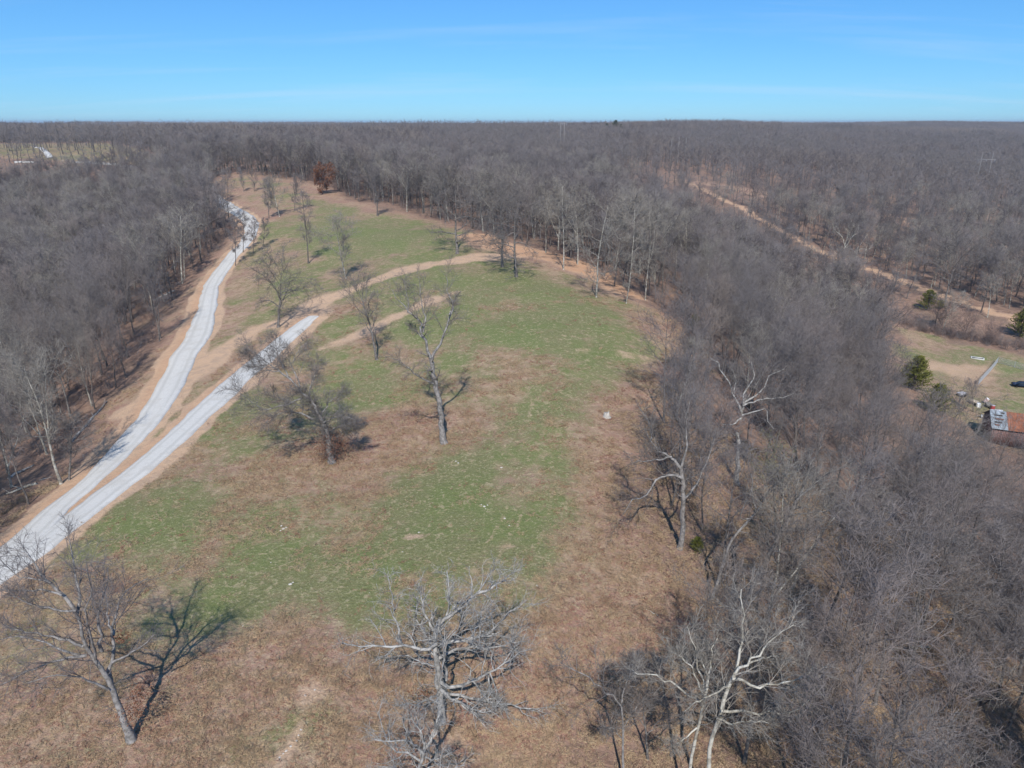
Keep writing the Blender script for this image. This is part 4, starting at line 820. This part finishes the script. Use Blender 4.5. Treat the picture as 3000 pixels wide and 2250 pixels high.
# groves: one clump of two dozen crowns each, for the last ridges
def grove(seed):
    R = np.random.default_rng(seed); tm, cm = MB(), MB()
    for k in range(26):
        a, b, _ = generic_tree(seed*50+k, 17*R.uniform(.85,1.1), 5.2, 'far', clear=.45, r0=.3, dens=.6); o = np.array([R.uniform(-20,20), R.uniform(-20,20), 0])
        for src, dst in ((a, tm), (b, cm)):
            for v in src.v: pass
            base = dst.n; 
            for v in src.v: dst.v.append((v+o).astype(np.float32))
            dst.q += [q+base for q in src.q]; dst.t += [t+base for t in src.t]; dst.n += src.n
    return joined(tm, cm, ('bark', ['twig','twigdark','twigtan'][seed % 3]), 'grove')
GR = [grove(3), grove(4), grove(5)]
P = woods_points(1250, 3600, 36); z = height(P[:,0], P[:,1]); pt = fbm(P[:,0], P[:,1], 300, 73, 3); k = np.where(pt < .43, 1, np.where(pt < .57, 0, 2)); instancer('horizon_forest', 'hazy forest on the last ridges under the sky', *lay(P, k, z, 0, .9, 1.12), GR)
print('POINTS', len(near), one.sum(), len(P))

# ------------------------------------------------------------------ undergrowth, dry grass, logs, stones
def shrub_mesh(seed, H, n, mat):
    R = np.random.default_rng(seed); mb = MB(); d = unit(np.stack([R.normal(size=n)*.55, R.normal(size=n)*.55, np.ones(n)], -1)); st = np.stack([R.normal(size=n)*.15, R.normal(size=n)*.15, np.full(n, -.1)], -1)
    P = grow(R, st, d, R.uniform(.6,1.1,n)*H, 4, .16, .03); r = taper(np.full(n, .020), .010, 5); tubes(mb, P, r, 3)
    p, dd, rr, t = sprout(R, P, r, 8, .2, 1, radians(40)); Q = grow(R, p, dd, R.uniform(.25,.6,len(p))*H*.55, 2, .15, .03); q = taper(np.full(len(p), .011), .007, 3); tubes(mb, Q, q, 3)
    p, dd, rr, t = sprout(R, Q, q, 5, .2, 1, radians(42)); Q2 = grow(R, p, dd, R.uniform(.2,.5,len(p))*H*.3, 1, .1, 0); spikes(mb, Q2[:,0], Q2[:,1], np.full(len(p), .007)); return mb.mesh('shrub', M[mat])
SH = [shrub_mesh(1, 2.2, 7, 'brush'), shrub_mesh(2, 3.0, 9, 'brush'), shrub_mesh(3, 1.5, 8, 'twig'), shrub_mesh(4, 4.2, 5, 'twig')]
P = woods_points(20, 430, 3.3); s = signed(P[:,0], P[:,1], MEADOW); w = RW.random(len(P)); P = P[(w < .40) | ((s > -9) & (w < .92))]; P = P[(np.hypot(P[:,0], P[:,1]) < 230) | (signed(P[:,0], P[:,1], MEADOW) > -12)]
lawn_edge = LAWN[0] + (LAWN[4]-LAWN[0])*RW.random((260,1)) + RW.normal(size=(260,2))*2.4 + unit(LAWN[2:3])*5.0; P = np.concatenate([P, lawn_edge]); z = height(P[:,0], P[:,1])
instancer('undergrowth', 'purplish brown brush and saplings under the trees and along the wood edges', *lay(P, RW.choice(4, len(P)), z, .1, .55, 1.25), SH)
def tuft_patch(seed, n, h, w, mat, rad=.9):
    R = np.random.default_rng(seed); mb = MB(); c = R.normal(size=(n//5,2))*rad*.55; c = np.repeat(c, 5, 0); b = np.concatenate([c + R.normal(size=c.shape)*.05, np.full((len(c),1), -.02)], 1)
    tip = b + np.stack([R.normal(size=len(b))*h*.8, R.normal(size=len(b))*h*.8, R.uniform(.35,1,len(b))*h], -1); spikes(mb, b, tip, np.full(len(b), w)); return mb.mesh('tuft', M[mat])
TU = [tuft_patch(1, 90, .26, .016, 'straw'), tuft_patch(2, 90, .22, .018, 'straw'), tuft_patch(3, 70, .14, .022, 'litter'), tuft_patch(4, 60, .40, .014, 'straw')]
n = 26000; az = RW.uniform(-.80, .80, n); r = np.sqrt(RW.uniform(22**2, 150**2, n)); r = np.where(RW.random(n) < .5, r, RW.uniform(24, 110, n)); X, Y = r*np.sin(az), r*np.cos(az)
f, gm, dm, cm_, co = masks(X, Y); pn = fbm(X, Y, 5, 91, 3); k = (dm < .25) & ((f < .6) | (np.hypot(X, Y) < 100)) & (RW.random(n) < np.clip(1.15 - gm*1.3 + (pn-.5)*2.2, .03, 1)); X, Y = X[k], Y[k]; P = np.stack([X, Y], -1)
fk = f[k]; ch = np.where((fk > .5) | (RW.random(len(P)) < np.interp(Y, [30, 90], [.45, .15])), 2, RW.choice([0,1,3], len(P), p=[.45,.45,.10]))
instancer('dry_grass', 'straw-coloured dry grass tufts scattered over the meadow', *lay(P, ch, height(X, Y), .05, .7, 1.3), TU)

def log(name, label, a, b, ra, rb, mat, seed, lift=.15, stubs=3):
    R = np.random.default_rng(seed); A, B = ground_at([a, b]); A = np.array([*A, gz(A)+lift]); B = np.array([*B, gz(B)+lift]); mb = MB(); o = A.copy()
    P = resample(np.stack([A-o, B-o]), 7, R, .06)[None]; rr = taper(np.array([ra]), rb, 8); tubes(mb, P, rr, 7)
    for e, s in ((0, 1), (-1, -1)): i = mb.n; c = P[0, e]; mb.add(np.array([c]), None, []); base = 0 if e == 0 else 7*7; mb.t.append(np.array([[i, base+j, base+(j+1) % 7] for j in range(7)]))
    ob = mb.build(name, M[mat]); ob.location = o; tag(ob, label, 'fallen log')
    if stubs:
        sb = MB(); p, d, r, t = sprout(R, P, rr, stubs, .2, .95, radians(55)); d[:,2] = abs(d[:,2])+.1; Q = grow(R, p, d, R.uniform(.5,1.6,len(p)), 3, .15, 0); tubes(sb, Q, taper(np.full(len(p), ra*.35), .02, 4), 4); sb.build('branch_stub', M[mat], ob) if stubs == 1 else [None]
        if stubs > 1:
            for j in range(len(p)):
                s1 = MB(); tubes(s1, Q[j:j+1], taper(np.array([ra*.35]), .02, 4), 4); s1.build('branch_stub', M[mat], ob)
    return ob
C6 = lambda x, y: crop(0,1350,4.1475,[(x,y)])[0]
log('fallen_log', 'pale bleached log lying at the wood edge by the left frame edge', C6(450,285), C6(80,415), .20, .09, 'pale', 1)
log('fallen_log', 'grey mossy log lying above the pale bleached one in the left woods', C6(100,225), C6(420,60), .20, .12, 'silver', 2)
log('fallen_log', 'thin grey branch on the bank beside the left road verge', C6(480,240), C6(640,190), .06, .03, 'silver', 3, .06, 0)
log('fallen_log', 'long fallen trunk along the foot of the left bank', (152,960), (232,868), .22, .12, 'silver', 4)
log('fallen_log', 'broken grey trunk among the brush where the left woods reach the road', (332,650), (378,628), .3, .2, 'silver', 5)
log('fallen_log', 'dark fallen trunk beside the broken grey one near the road', (345,632), (372,612), .2, .1, 'oakbark', 6)
log('fallen_log', 'white fallen branch in the lower right woods', (1925,1405), (2015,1398), .12, .05, 'pale', 7)
log('fallen_log', 'tan fallen pole in the right woods above the slanting trees', (1660,1315), (1745,1285), .10, .05, 'pale', 8, .1, 0)
log('fallen_stick', 'bleached stick on the grass right of the wide oak', (1395,1315), (1425,1335), .05, .03, 'pale', 9, .05, 0)

def stone_mesh(seed, n=1):
    R = np.random.default_rng(seed); mb = MB(); a = np.arange(7)*2*pi/7
    rings = [(.55,.0),(1.0,.25),(.85,.6),(.4,.85)]; v = [[r*cos(t)*R.uniform(.8,1.2), r*sin(t)*R.uniform(.8,1.2), z*.7] for r, z in rings for t in a] + [[0,0,.62]]
    q = [[i*7+j, i*7+(j+1) % 7, (i+1)*7+(j+1) % 7, (i+1)*7+j] for i in range(3) for j in range(7)]; mb.add(v, q, [[21+j, 21+(j+1) % 7, 28] for j in range(7)]); return mb
M['stone'] = plain('limestone', (.52,.48,.42), .9, .3, 6); M['stump'] = plain('weathered_stump', (.40,.37,.33), .9, .3, 5, streak=(1,1,.2))
SM = [stone_mesh(i).mesh('stone', M['stone']) for i in range(3)]
st = [(u, v, w) for u, v, w in [(1040,1090,.13),(1046,1094,.16),(1053,1091,.12),(1049,1099,.10),(608,1136,.16),(612,1142,.22),(618,1139,.15),(606,1146,.14),(627,1262,.18),(633,1258,.16),(985,996,.13),(990,1000,.18),(1083,1010,.18),(820,1034,.14),(870,1192,.12),
  (660,1502,.15),(680,1490,.14),(905,1150,.12),(585,1215,.11),(1600,780,.2),(760,1000,.12),(1090,1120,.16),(1100,1135,.14),(1160,1265,.13),(1560,1660,.1),(640,1600,.13),(628,1612,.11),(618,1622,.14),(604,1636,.12),(645,1588,.1),(650,1576,.12),(612,1628,.1)]]
SC = np.array(ground_at([(u, v) for u, v, w in st])); extra = RW.uniform(size=(900,2)); ex = np.stack([(extra[:,0]-.5)*1.35, np.sqrt(extra[:,1]*(120**2-26**2)+26**2)], -1); EX = np.stack([ex[:,1]*np.sin(ex[:,0]), ex[:,1]*np.cos(ex[:,0])], -1); EX = EX[signed(EX[:,0], EX[:,1], MEADOW) > 1]
PP = np.concatenate([SC, EX]); sz = np.concatenate([[w for *_, w in st], RW.uniform(.03,.075,len(EX))]); lz = lay(PP, RW.choice(3, len(PP)), height(PP[:,0], PP[:,1])-.03); sc = .8*sz[:,None]*RW.uniform(.7,1.3,(len(PP),3))
instancer('field_stones', 'small pale stones strewn over the meadow', lz[0], lz[1], sc, lz[3], SM)
def stump():
    b = ground_at([(1310,900)])[0]; R = np.random.default_rng(4); mb = MB(); a = np.arange(14)*2*pi/14; v = []
    for r, z in ((.62,-.1),(.42,.15),(.34,.5)): v += [[r*cos(t)*R.uniform(.85,1.15), r*sin(t)*R.uniform(.85,1.15), z + (R.uniform(-.08,.35) if z == .5 else 0)] for t in a]
    v.append([0,0,.42]); mb.add(v, [[i*14+j, i*14+(j+1) % 14, (i+1)*14+(j+1) % 14, (i+1)*14+j] for i in range(2) for j in range(14)], [[28+j, 28+(j+1) % 14, 42] for j in range(14)])
    o = mb.build('tree_stump', M['stump']); o.location = (b[0], b[1], gz(b)); tag(o, 'pale splintered stump standing alone in the grass right of centre', 'stump')
stump()

# ------------------------------------------------------------------ power line
M['pole'] = plain('weathered_pole', (.30,.29,.28), .8, .15, 3, streak=(1,1,.1)); M['woodpole'] = plain('wood_pole', (.33,.26,.20), .9, .2, 3, streak=(1,1,.1)); M['insul'] = plain('insulator', (.35,.36,.38), .3, .1)
def utility_poles(name, label, x, y, n, gap, top, yaw, mat, arm, r=.26, group=None):
    z = gz((x, y)); e = empty(name, (x, y, z), yaw); tag(e, label, 'utility pole', group); H = top - z
    for i in range(n):
        ox = (i-(n-1)/2)*gap; mb = MB(); h = H*(1 if n != 3 or i == 1 else .985); tubes(mb, np.array([[[ox,0,-.5],[ox,0,h/2],[ox,0,h]]]), np.array([[r*1.25, r, r*.75]]), 8); mb.add([[ox,0,h+.1]]); k = mb.n-1; mb.t.append(np.array([[16+j, 16+(j+1) % 8, k] for j in range(8)])); mb.build('pole', M[mat], e, True)
    if arm:
        W = (n-1)*gap/2 + 2.2; mb = MB(); mb.box((-W,-.12,H-arm-.14), (W,.12,H-arm+.14)); mb.build('crossarm', M[mat], e)
        for ox in (-W+.4, 0, W-.4):
            mi = MB(); tubes(mi, np.array([[[ox,0,H-arm-1.3],[ox,0,H-arm-.7],[ox,0,H-arm-.14]]]), np.array([[.10,.12,.08]]), 6); mi.build('insulator', M['insul'], e)
    return e
def top_at(u, v, dist):       # a point at a given distance along a line of sight
    d = ray(u, v); d = d/np.hypot(d[0], d[1]); return CAM + d*dist
p = top_at(1215.5, 262.5, 640); utility_poles('power_line_frame', 'two tall pale poles breaking the skyline at centre, a power line frame', p[0], p[1], 2, 3.1, p[2], 0, 'pole', 1.5, .20)
p = top_at(1467.6, 296.5, 660); utility_poles('power_line_frame', 'row of three tall pale poles rising over the forest, right of centre', p[0], p[1], 3, 6.2, p[2], 0, 'pole', 0, .20)
p = top_at(2135, 329, 590); utility_poles('power_line_frame', 'two pale poles with a crossbar over the forest at far right', p[0], p[1], 2, 6.2, p[2], -.35, 'pole', 4.6, .14)
for (u, v), tv, lab in [((1598,409),380,'leftmost thin brown pole in the straw-coloured clearing, right of centre'), ((1857,452),421,'middle thin brown pole in the straw-coloured clearing'), ((2095,516),466,'rightmost thin brown pole in the straw-coloured clearing')]:
    b = ground_at([(u, v)])[0]; t = at_depth(u, tv, b[1]); utility_poles('utility_pole', lab, b[0], b[1], 1, 1, t[2], .5, 'woodpole', .8, .17, 'poles along the straw-coloured clearing')

# ------------------------------------------------------------------ the farmyard
M['tin'] = plain('galvanised_tin', (.27,.31,.35), .7, .3, 1.5, 0., (1,.15,1)); M['rusttin'] = plain('rusted_tin', (.27,.11,.065), .75, .35, 1.2, .1, (1,.2,1)); M['redboard'] = plain('faded_red_boards', (.20,.125,.115), .9, .35, 2, streak=(1,1,.15))
M['shade_strip_black'] = plain('shade_and_strip_black', (.03,.028,.026), .9, .1); M['white'] = plain('white_sheet', (.78,.79,.80), .6, .05); M['concrete'] = plain('pale_concrete', (.58,.57,.54), .9, .15, 4); M['soot'] = plain('silt', (.20,.19,.175), .9, .2)  # near-black: painted shade of the barn interior, also colours the loose strips
M['wire'] = plain('galvanised_wire', (.52,.54,.56), .5, .1, metal=.5); M['junk'] = plain('weathered_lumber', (.42,.36,.29), .9, .3, 3); M['redbin'] = plain('red_plastic', (.35,.05,.045), .5, .1); M['black'] = plain('black_rubber', (.02,.02,.02), .7, .1)
M['pink'] = plain('faded_pink_plastic', (.66,.50,.48), .5, .1); M['carpaint'] = plain('shadow_dark_blue_paint', (.018,.03,.06), .25, .1); M['glass'] = plain('car_glass', (.03,.04,.05), .08, .05)  # car paint is blue with the dark shadow put into its colour
M['rub'] = plain('grey_cloth', (.42,.42,.46), .8, .2)
def barn():
    d = ray(2142, 922); g = ground_at([(2142, 960)])[0]; zg = gz(g); t = (zg+3.6-CAM[2])/d[2]; c = CAM + d*t; yaw = radians(-22)
    e = empty('barn', (c[0], c[1], gz(c)), yaw); tag(e, 'weathered barn with half silver, half rusty metal roof, cut by the right frame edge', 'barn'); H = 3.6 + (zg-gz(c)); Lx, W, rise = 15.0, 8.4, 2.3
    # local axes: x along the eave, y away from the camera; roof overhangs by .35
    n = 15; w = Lx/n; mb = MB(); half = W/2
    for i in range(n):       # corrugated sheets, front and back
        for side in (0, 1):
            m = MB(); k = 7; xs = np.linspace(i*w, (i+1)*w + .05, k); zz = .035*np.cos(np.arange(k)*pi) + (i % 2)*.015
            y0, y1 = (-.35, half) if side == 0 else (W+.35, half); z0, z1 = H - .35*rise/half, H+rise+.03
            if side: z0 = H - .35*rise/half
            v = [[x, y0, z0+q] for x, q in zip(xs, zz)] + [[x, y1, z1+q] for x, q in zip(xs, zz)]; v += [[a, b, c_-.03] for a, b, c_ in v]; q = []
            for j in range(k-1): q += [[j, j+1, k+j+1, k+j], [2*k+j, 3*k+j, 3*k+j+1, 2*k+j+1], [j, 2*k+j, 2*k+j+1, j+1]]
            m.add(v, q); o = m.build('roof_sheet', M['tin'] if i < 3 else M['rusttin'], e)
            if i < 3 and side == 0: o['label'] = 'silver roof sheet'
    for i, (x, y, l) in enumerate([(1.0,1.2,1.3),(1.1,2.0,1.6),(1.0,2.9,1.5),(.9,.5,.9),(2.3,3.6,.6)]):      # dark strips and planks lying on the tin
        m = MB(); s = rise/half; a = math.atan(s); Rm = np.array([[1,0,0],[0,cos(a),-sin(a)],[0,sin(a),cos(a)]]); m.box((0,-.14,0), (l,.14,.06), Rm, (x-.3, y, H + y*s + .13)); m.build('loose_strip', M['rusttin'] if i % 2 else M['shade_strip_black'], e)
    m = MB(); s = rise/half; a = math.atan(s); Rm = np.array([[1,0,0],[0,cos(a),-sin(a)],[0,sin(a),cos(a)]]); m.box((0,0,0), (1.5,2.2,.02), Rm, (7.4, .4, H + .4*s + .10)); m.build('roof_hole_shade_sheet', M['shade_strip_black'], e)  # dark sheet laid on the roof, painting the shade of an opening
    nb = 48; bw = (Lx-.5)/nb
    for yy, tag_ in ((.12, 'front'), (W-.12, 'back')):
        for i in range(nb): m = MB(); x = .25+i*bw; m.box((x+.015, yy-.03-.012*(i % 3), -.3), (x+bw-.015, yy+.03, H+.05-.02*(i*7 % 5))); m.build('wall_board', M['redboard'], e)
    ng = 26; gw = (W-.3)/ng
    for xx in (.25, Lx-.25):
        for i in range(ng):
            y = .15+i*gw; top = H + rise*(1-abs(y+gw/2-half)/half) - .12; m = MB(); m.box((xx-.03, y+.012, -.3), (xx+.03, y+gw-.012, top)); m.build('gable_board', M['redboard'], e)
    m = MB(); m.box((.32,.2,-.2), (Lx-.32,W-.2,H-.1)); m.build('interior_shade_box', M['shade_strip_black'], e); return e  # solid dark box, painted shade behind the gaps between boards
barn()
Zf = lambda x, y: crop(2600,900,4.1475,[(x,y)])[0]
def yard(uv): b = ground_at([uv])[0]; return (b[0], b[1], gz(b))
def wire_fence():
    A, B, C_ = (np.array(ground_at([Zf(*q)])[0]) for q in ((1100,945),(1335,672),(1750,790))); e = empty('wire_fence', (A[0], A[1], gz(A))); tag(e, 'silvery wire mesh fence cornering round the yard right of the lawn', 'fence'); o = np.array([A[0], A[1], gz(A)]); Hh = 1.7
    for S0, S1 in ((A, B), (B, C_)):
        L = np.hypot(*(S1-S0)); n = max(2, int(L/3)); ps = [S0+(S1-S0)*i/n for i in range(n+1)]
        for i, q in enumerate(ps):
            m = MB(); b = np.array([q[0], q[1], gz(q)])-o; tubes(m, np.array([[b-[0,0,.3], b+[0,0,Hh/2], b+[0,0,Hh+.08]]]), np.full((1,3), .05), 6); m.build('fence_post', M['wire'], e)
            if i < n:
                q2 = ps[i+1]; b2 = np.array([q2[0], q2[1], gz(q2)])-o; m = MB(); k = 26; t = (np.arange(k)+.5)/k; base = b[None]+(b2-b)[None]*t[:,None]; tubes(m, np.stack([base, base+[0,0,Hh]], 1), np.full((k,2), .012), 3)
                zs = np.linspace(.06, Hh, 9); tubes(m, np.stack([np.stack([b+[0,0,z_] for z_ in zs]), np.stack([b2+[0,0,z_] for z_ in zs])], 1), np.full((9,2), .014), 3); tag(m.build('wire_mesh', M['wire'], e), kind='stuff')
wire_fence()
def curb():
    x, y, z = yard(Zf(1092,622)); e = empty('well_curb', (x, y, z), -.5); tag(e, 'white rectangular concrete curb lying open on the lawn', 'concrete curb'); w, d = 1.7, 1.0
    for a, b in (((-w,-d,-.1),(w,-d+.25,.18)), ((-w,d-.25,-.1),(w,d,.18)), ((-w,-d+.25,-.1),(-w+.25,d-.25,.30)), ((w-.25,-d+.25,-.1),(w,d-.25,.30))): m = MB(); m.box(a, b); m.build('curb_side', M['concrete'], e)
    m = MB(); m.box((-w+.26,-d+.26,-.1), (w-.26,d-.26,.06)); m.build('silt_bed', M['soot'], e)
curb()
def barrel(name, label, uv, r, h, mat, lid, tip=0, cat='barrel'):
    x, y, z = yard(uv); e = empty(name, (x, y, z)); e.rotation_euler = (tip, 0, 1.0); tag(e, label, cat); a = np.arange(12)*2*pi/12; prof = [(.9,0),(1,.12),(.97,.3),(1.03,.34),(.97,.38),(.97,.64),(1.03,.68),(.97,.72),(1,.9),(.92,1)]
    m = MB(); m.add([[r*p*cos(t), r*p*sin(t), h*q+(r if tip else 0)] for p, q in prof for t in a], [[i*12+j, i*12+(j+1) % 12, (i+1)*12+(j+1) % 12, (i+1)*12+j] for i in range(len(prof)-1) for j in range(12)]); m.build('body', M[mat], e, True)
    m = MB(); zt = h + (r if tip else 0); m.add([[r*.93*cos(t), r*.93*sin(t), zt-.01] for t in a] + [[r*.93*cos(t), r*.93*sin(t), zt+.05] for t in a] + [[0,0,zt+.07]], [[j, (j+1) % 12, 12+(j+1) % 12, 12+j] for j in range(12)], [[12+j, 12+(j+1) % 12, 24] for j in range(12)]); m.build('lid', M[lid], e)
barrel('white_drum', 'round white drum on the grass, lower left of the pinkish one', Zf(1100,1215), .50, 1.0, 'white', 'white')
barrel('water_tank', 'pale pinkish tank tipped on its side behind the white drum', Zf(1165,1165), .42, 1.1, 'pink', 'white', .5, 'tank')
barrel('red_bin', 'dark red bin with pale lid, nearest to the barn roof', Zf(1272,1245), .48, 1.1, 'redbin', 'rub', 0, 'bin')
def cart(name, label, uv, yaw, mat, s=1.0, cat='garden cart'):
    x, y, z = yard(uv); e = empty(name, (x, y, z), yaw); e.scale = (s,)*3; tag(e, label, cat)
    m = MB(); m.add([(-.8,-.45,.35),(.8,-.45,.35),(.8,.45,.35),(-.8,.45,.35),(-1.0,-.6,.95),(1.0,-.6,.95),(1.0,.6,.95),(-1.0,.6,.95),(-.9,-.52,.93),(.9,-.52,.93),(.9,.52,.93),(-.9,.52,.93),(-.72,-.38,.45),(.72,-.38,.45),(.72,.38,.45),(-.72,.38,.45)],
        [(0,3,2,1),(0,1,5,4),(1,2,6,5),(2,3,7,6),(3,0,4,7),(4,5,9,8),(5,6,10,9),(6,7,11,10),(7,4,8,11),(8,9,13,12),(9,10,14,13),(10,11,15,14),(11,8,12,15),(12,13,14,15)]); m.build('tray', M[mat], e)
    for sx in (-.55,.55):
        for sy in (-.55,.55): m = MB(); a = np.arange(10)*2*pi/10; m.add([[sx+.3*cos(t), sy-.07, .3+.3*sin(t)] for t in a]+[[sx+.3*cos(t), sy+.07, .3+.3*sin(t)] for t in a]+[[sx,sy-.07,.3],[sx,sy+.07,.3]], [[j,(j+1)%10,10+(j+1)%10,10+j] for j in range(10)], [[j,(j+1)%10,20] for j in range(10)]+[[10+j,10+(j+1)%10,21] for j in range(10)]); m.build('wheel', M['black'], e)
    m = MB(); tubes(m, np.array([[[.9,0,.5],[1.5,0,.8],[1.9,0,1.1]]]), np.full((1,3), .03), 5); m.build('handle', M['black'], e)
cart('garden_cart', 'grey cart beside the brush at the left end of the yard clutter', Zf(893,1085), .4, 'rub', 1.1); cart('garden_cart', 'dark cart of odds and ends beside the red bin', Zf(1222,1215), 1.2, 'soot', 1.0)
cart('garden_cart', 'dull grey cart at the foot of the young yard tree', Zf(1040,1175), 2.2, 'junk', 1.0)
def lumber():
    x, y, z = yard(Zf(1205,1350)); e = empty('lumber_pile', (x, y, z), .2); tag(e, 'heap of weathered boards and scrap left of the barn', 'lumber pile'); R = np.random.default_rng(3)
    for i in range(34):
        a = R.uniform(-.5,.5)+ (0 if i % 3 else 1.2); b = R.normal()*.08; Rm = np.array([[cos(a),-sin(a),0],[sin(a),cos(a),0],[0,0,1]])@np.array([[cos(b),0,sin(b)],[0,1,0],[-sin(b),0,cos(b)]]); l = R.uniform(1.0,2.6)
        m = MB(); m.box((-l/2,-.10,0), (l/2,.10,.05), Rm, (R.normal()*.9, R.normal()*.6, .08+.75*(i/34)*R.random())); m.build('board', M['junk'] if i % 4 else M['white'], e)
lumber()
def panel():
    x, y, z = yard(Zf(1335,1345)); e = empty('white_sheet', (x, y, z), -.2); tag(e, 'bright white flat sheet propped up against the barn gable', 'panel'); m = MB(); Rm = np.array([[1,0,0],[0,cos(.5),-sin(.5)],[0,sin(.5),cos(.5)]])
    m.box((-1.3,-1.0,0), (1.3,1.0,.05), Rm, (0,.4,1.1)); m.build('sheet', M['white'], e)
    for sx in (-1.1,1.1): m = MB(); m.box((sx-.05,.35,0), (sx+.05,.45,1.05)); m.build('leg', M['junk'], e)
panel()
def car():
    x, y, z = yard((2206,836)); e = empty('parked_car', (x, y, z), radians(-15)); tag(e, 'dark parked car, shadow painted into its colour, at the right frame edge', 'car')
    prof = [(-2.2,.45),(-2.25,.75),(-2.05,.95),(-1.1,1.02),(-.55,1.45),(.75,1.48),(1.45,1.05),(2.1,.98),(2.25,.7),(2.2,.45)]; hw = [.82,.86,.86,.86,.66,.66,.84,.86,.86,.82]
    m = MB(); n = len(prof); m.add([[a, -w, b] for (a, b), w in zip(prof, hw)] + [[a, w, b] for (a, b), w in zip(prof, hw)], [[i, i+1, n+i+1, n+i] for i in range(n-1)] + [[0, n, 2*n-1, n-1]], [[0, i+1, i] for i in range(1, n-1)] + [[n, n+i, n+i+1] for i in range(1, n-1)]); m.build('body', M['carpaint'], e)
    for sy in (-1, 1):
        m = MB(); m.add([[-.95,sy*.86,1.03],[-.48,sy*.69,1.38],[.70,sy*.69,1.40],[1.25,sy*.86,1.05]], [[0,1,2,3]]); m.build('side_window', M['glass'], e)
    for (a, b, c_, d_) in (((-1.02,-.70,1.09),(-1.02,.70,1.09),(-.60,.60,1.43),(-.60,-.60,1.43)), ((.82,-.60,1.46),(.82,.60,1.46),(1.38,.72,1.11),(1.38,-.72,1.11))): m = MB(); m.add([a,b,c_,d_], [[0,1,2,3]]); m.build('windscreen', M['glass'], e)
    for sx in (-1.4,1.4):
        for sy in (-.82,.82): m = MB(); a = np.arange(14)*2*pi/14; m.add([[sx+.33*cos(t), sy-.11, .33+.33*sin(t)] for t in a]+[[sx+.33*cos(t), sy+.11, .33+.33*sin(t)] for t in a]+[[sx,sy-.11,.33],[sx,sy+.11,.33]], [[j,(j+1)%14,14+(j+1)%14,14+j] for j in range(14)], [[j,(j+1)%14,28] for j in range(14)]+[[14+j,14+(j+1)%14,29] for j in range(14)]); m.build('wheel', M['black'], e)
car()
def far_house(az, r, label):
    x, y = r*sin(radians(az)), r*cos(radians(az)); e = empty('house', (x, y, gz((x, y))+4), radians(20)); tag(e, label, 'house'); m = MB(); m.box((-9,-5,0), (9,5,9)); m.build('wall', M['white'], e); m = MB(); m.add([(-9.5,-5.5,9),(9.5,-5.5,9),(9.5,5.5,9),(-9.5,5.5,9),(-9.5,0,13),(9.5,0,13)], [(0,1,5,4),(2,3,4,5)], [(0,4,3),(1,2,5)]); m.build('roof', M['tin'], e)
far_house(30.9, 2250, 'white house far off just under the right skyline, left one of two'); far_house(33.0, 2100, 'white house far off just under the right skyline, right one of two')

# ------------------------------------------------------------------ air
def haze():
    zs = min(o.bound_box[0][2] for o in COL.objects if o.get('kind') == 'structure' and o.type == 'MESH'); m = bpy.data.materials.new('haze'); m.use_nodes = True; nt = m.node_tree; nt.nodes.clear()
    out = nt.nodes.new('ShaderNodeOutputMaterial'); v = nt.nodes.new('ShaderNodeVolumePrincipled'); v.inputs['Color'].default_value = (.78,.88,1,1); v.inputs['Density'].default_value = HAZE; v.inputs['Anisotropy'].default_value = .2; nt.links.new(v.outputs[0], out.inputs['Volume'])
    mb = MB(); mb.box((-16200,-16200,zs-1), (16200,16200,60)); o = mb.build('haze', m); tag(o, 'pale air over the whole landscape', None, None, 'stuff')
HAZE = .00011
haze()
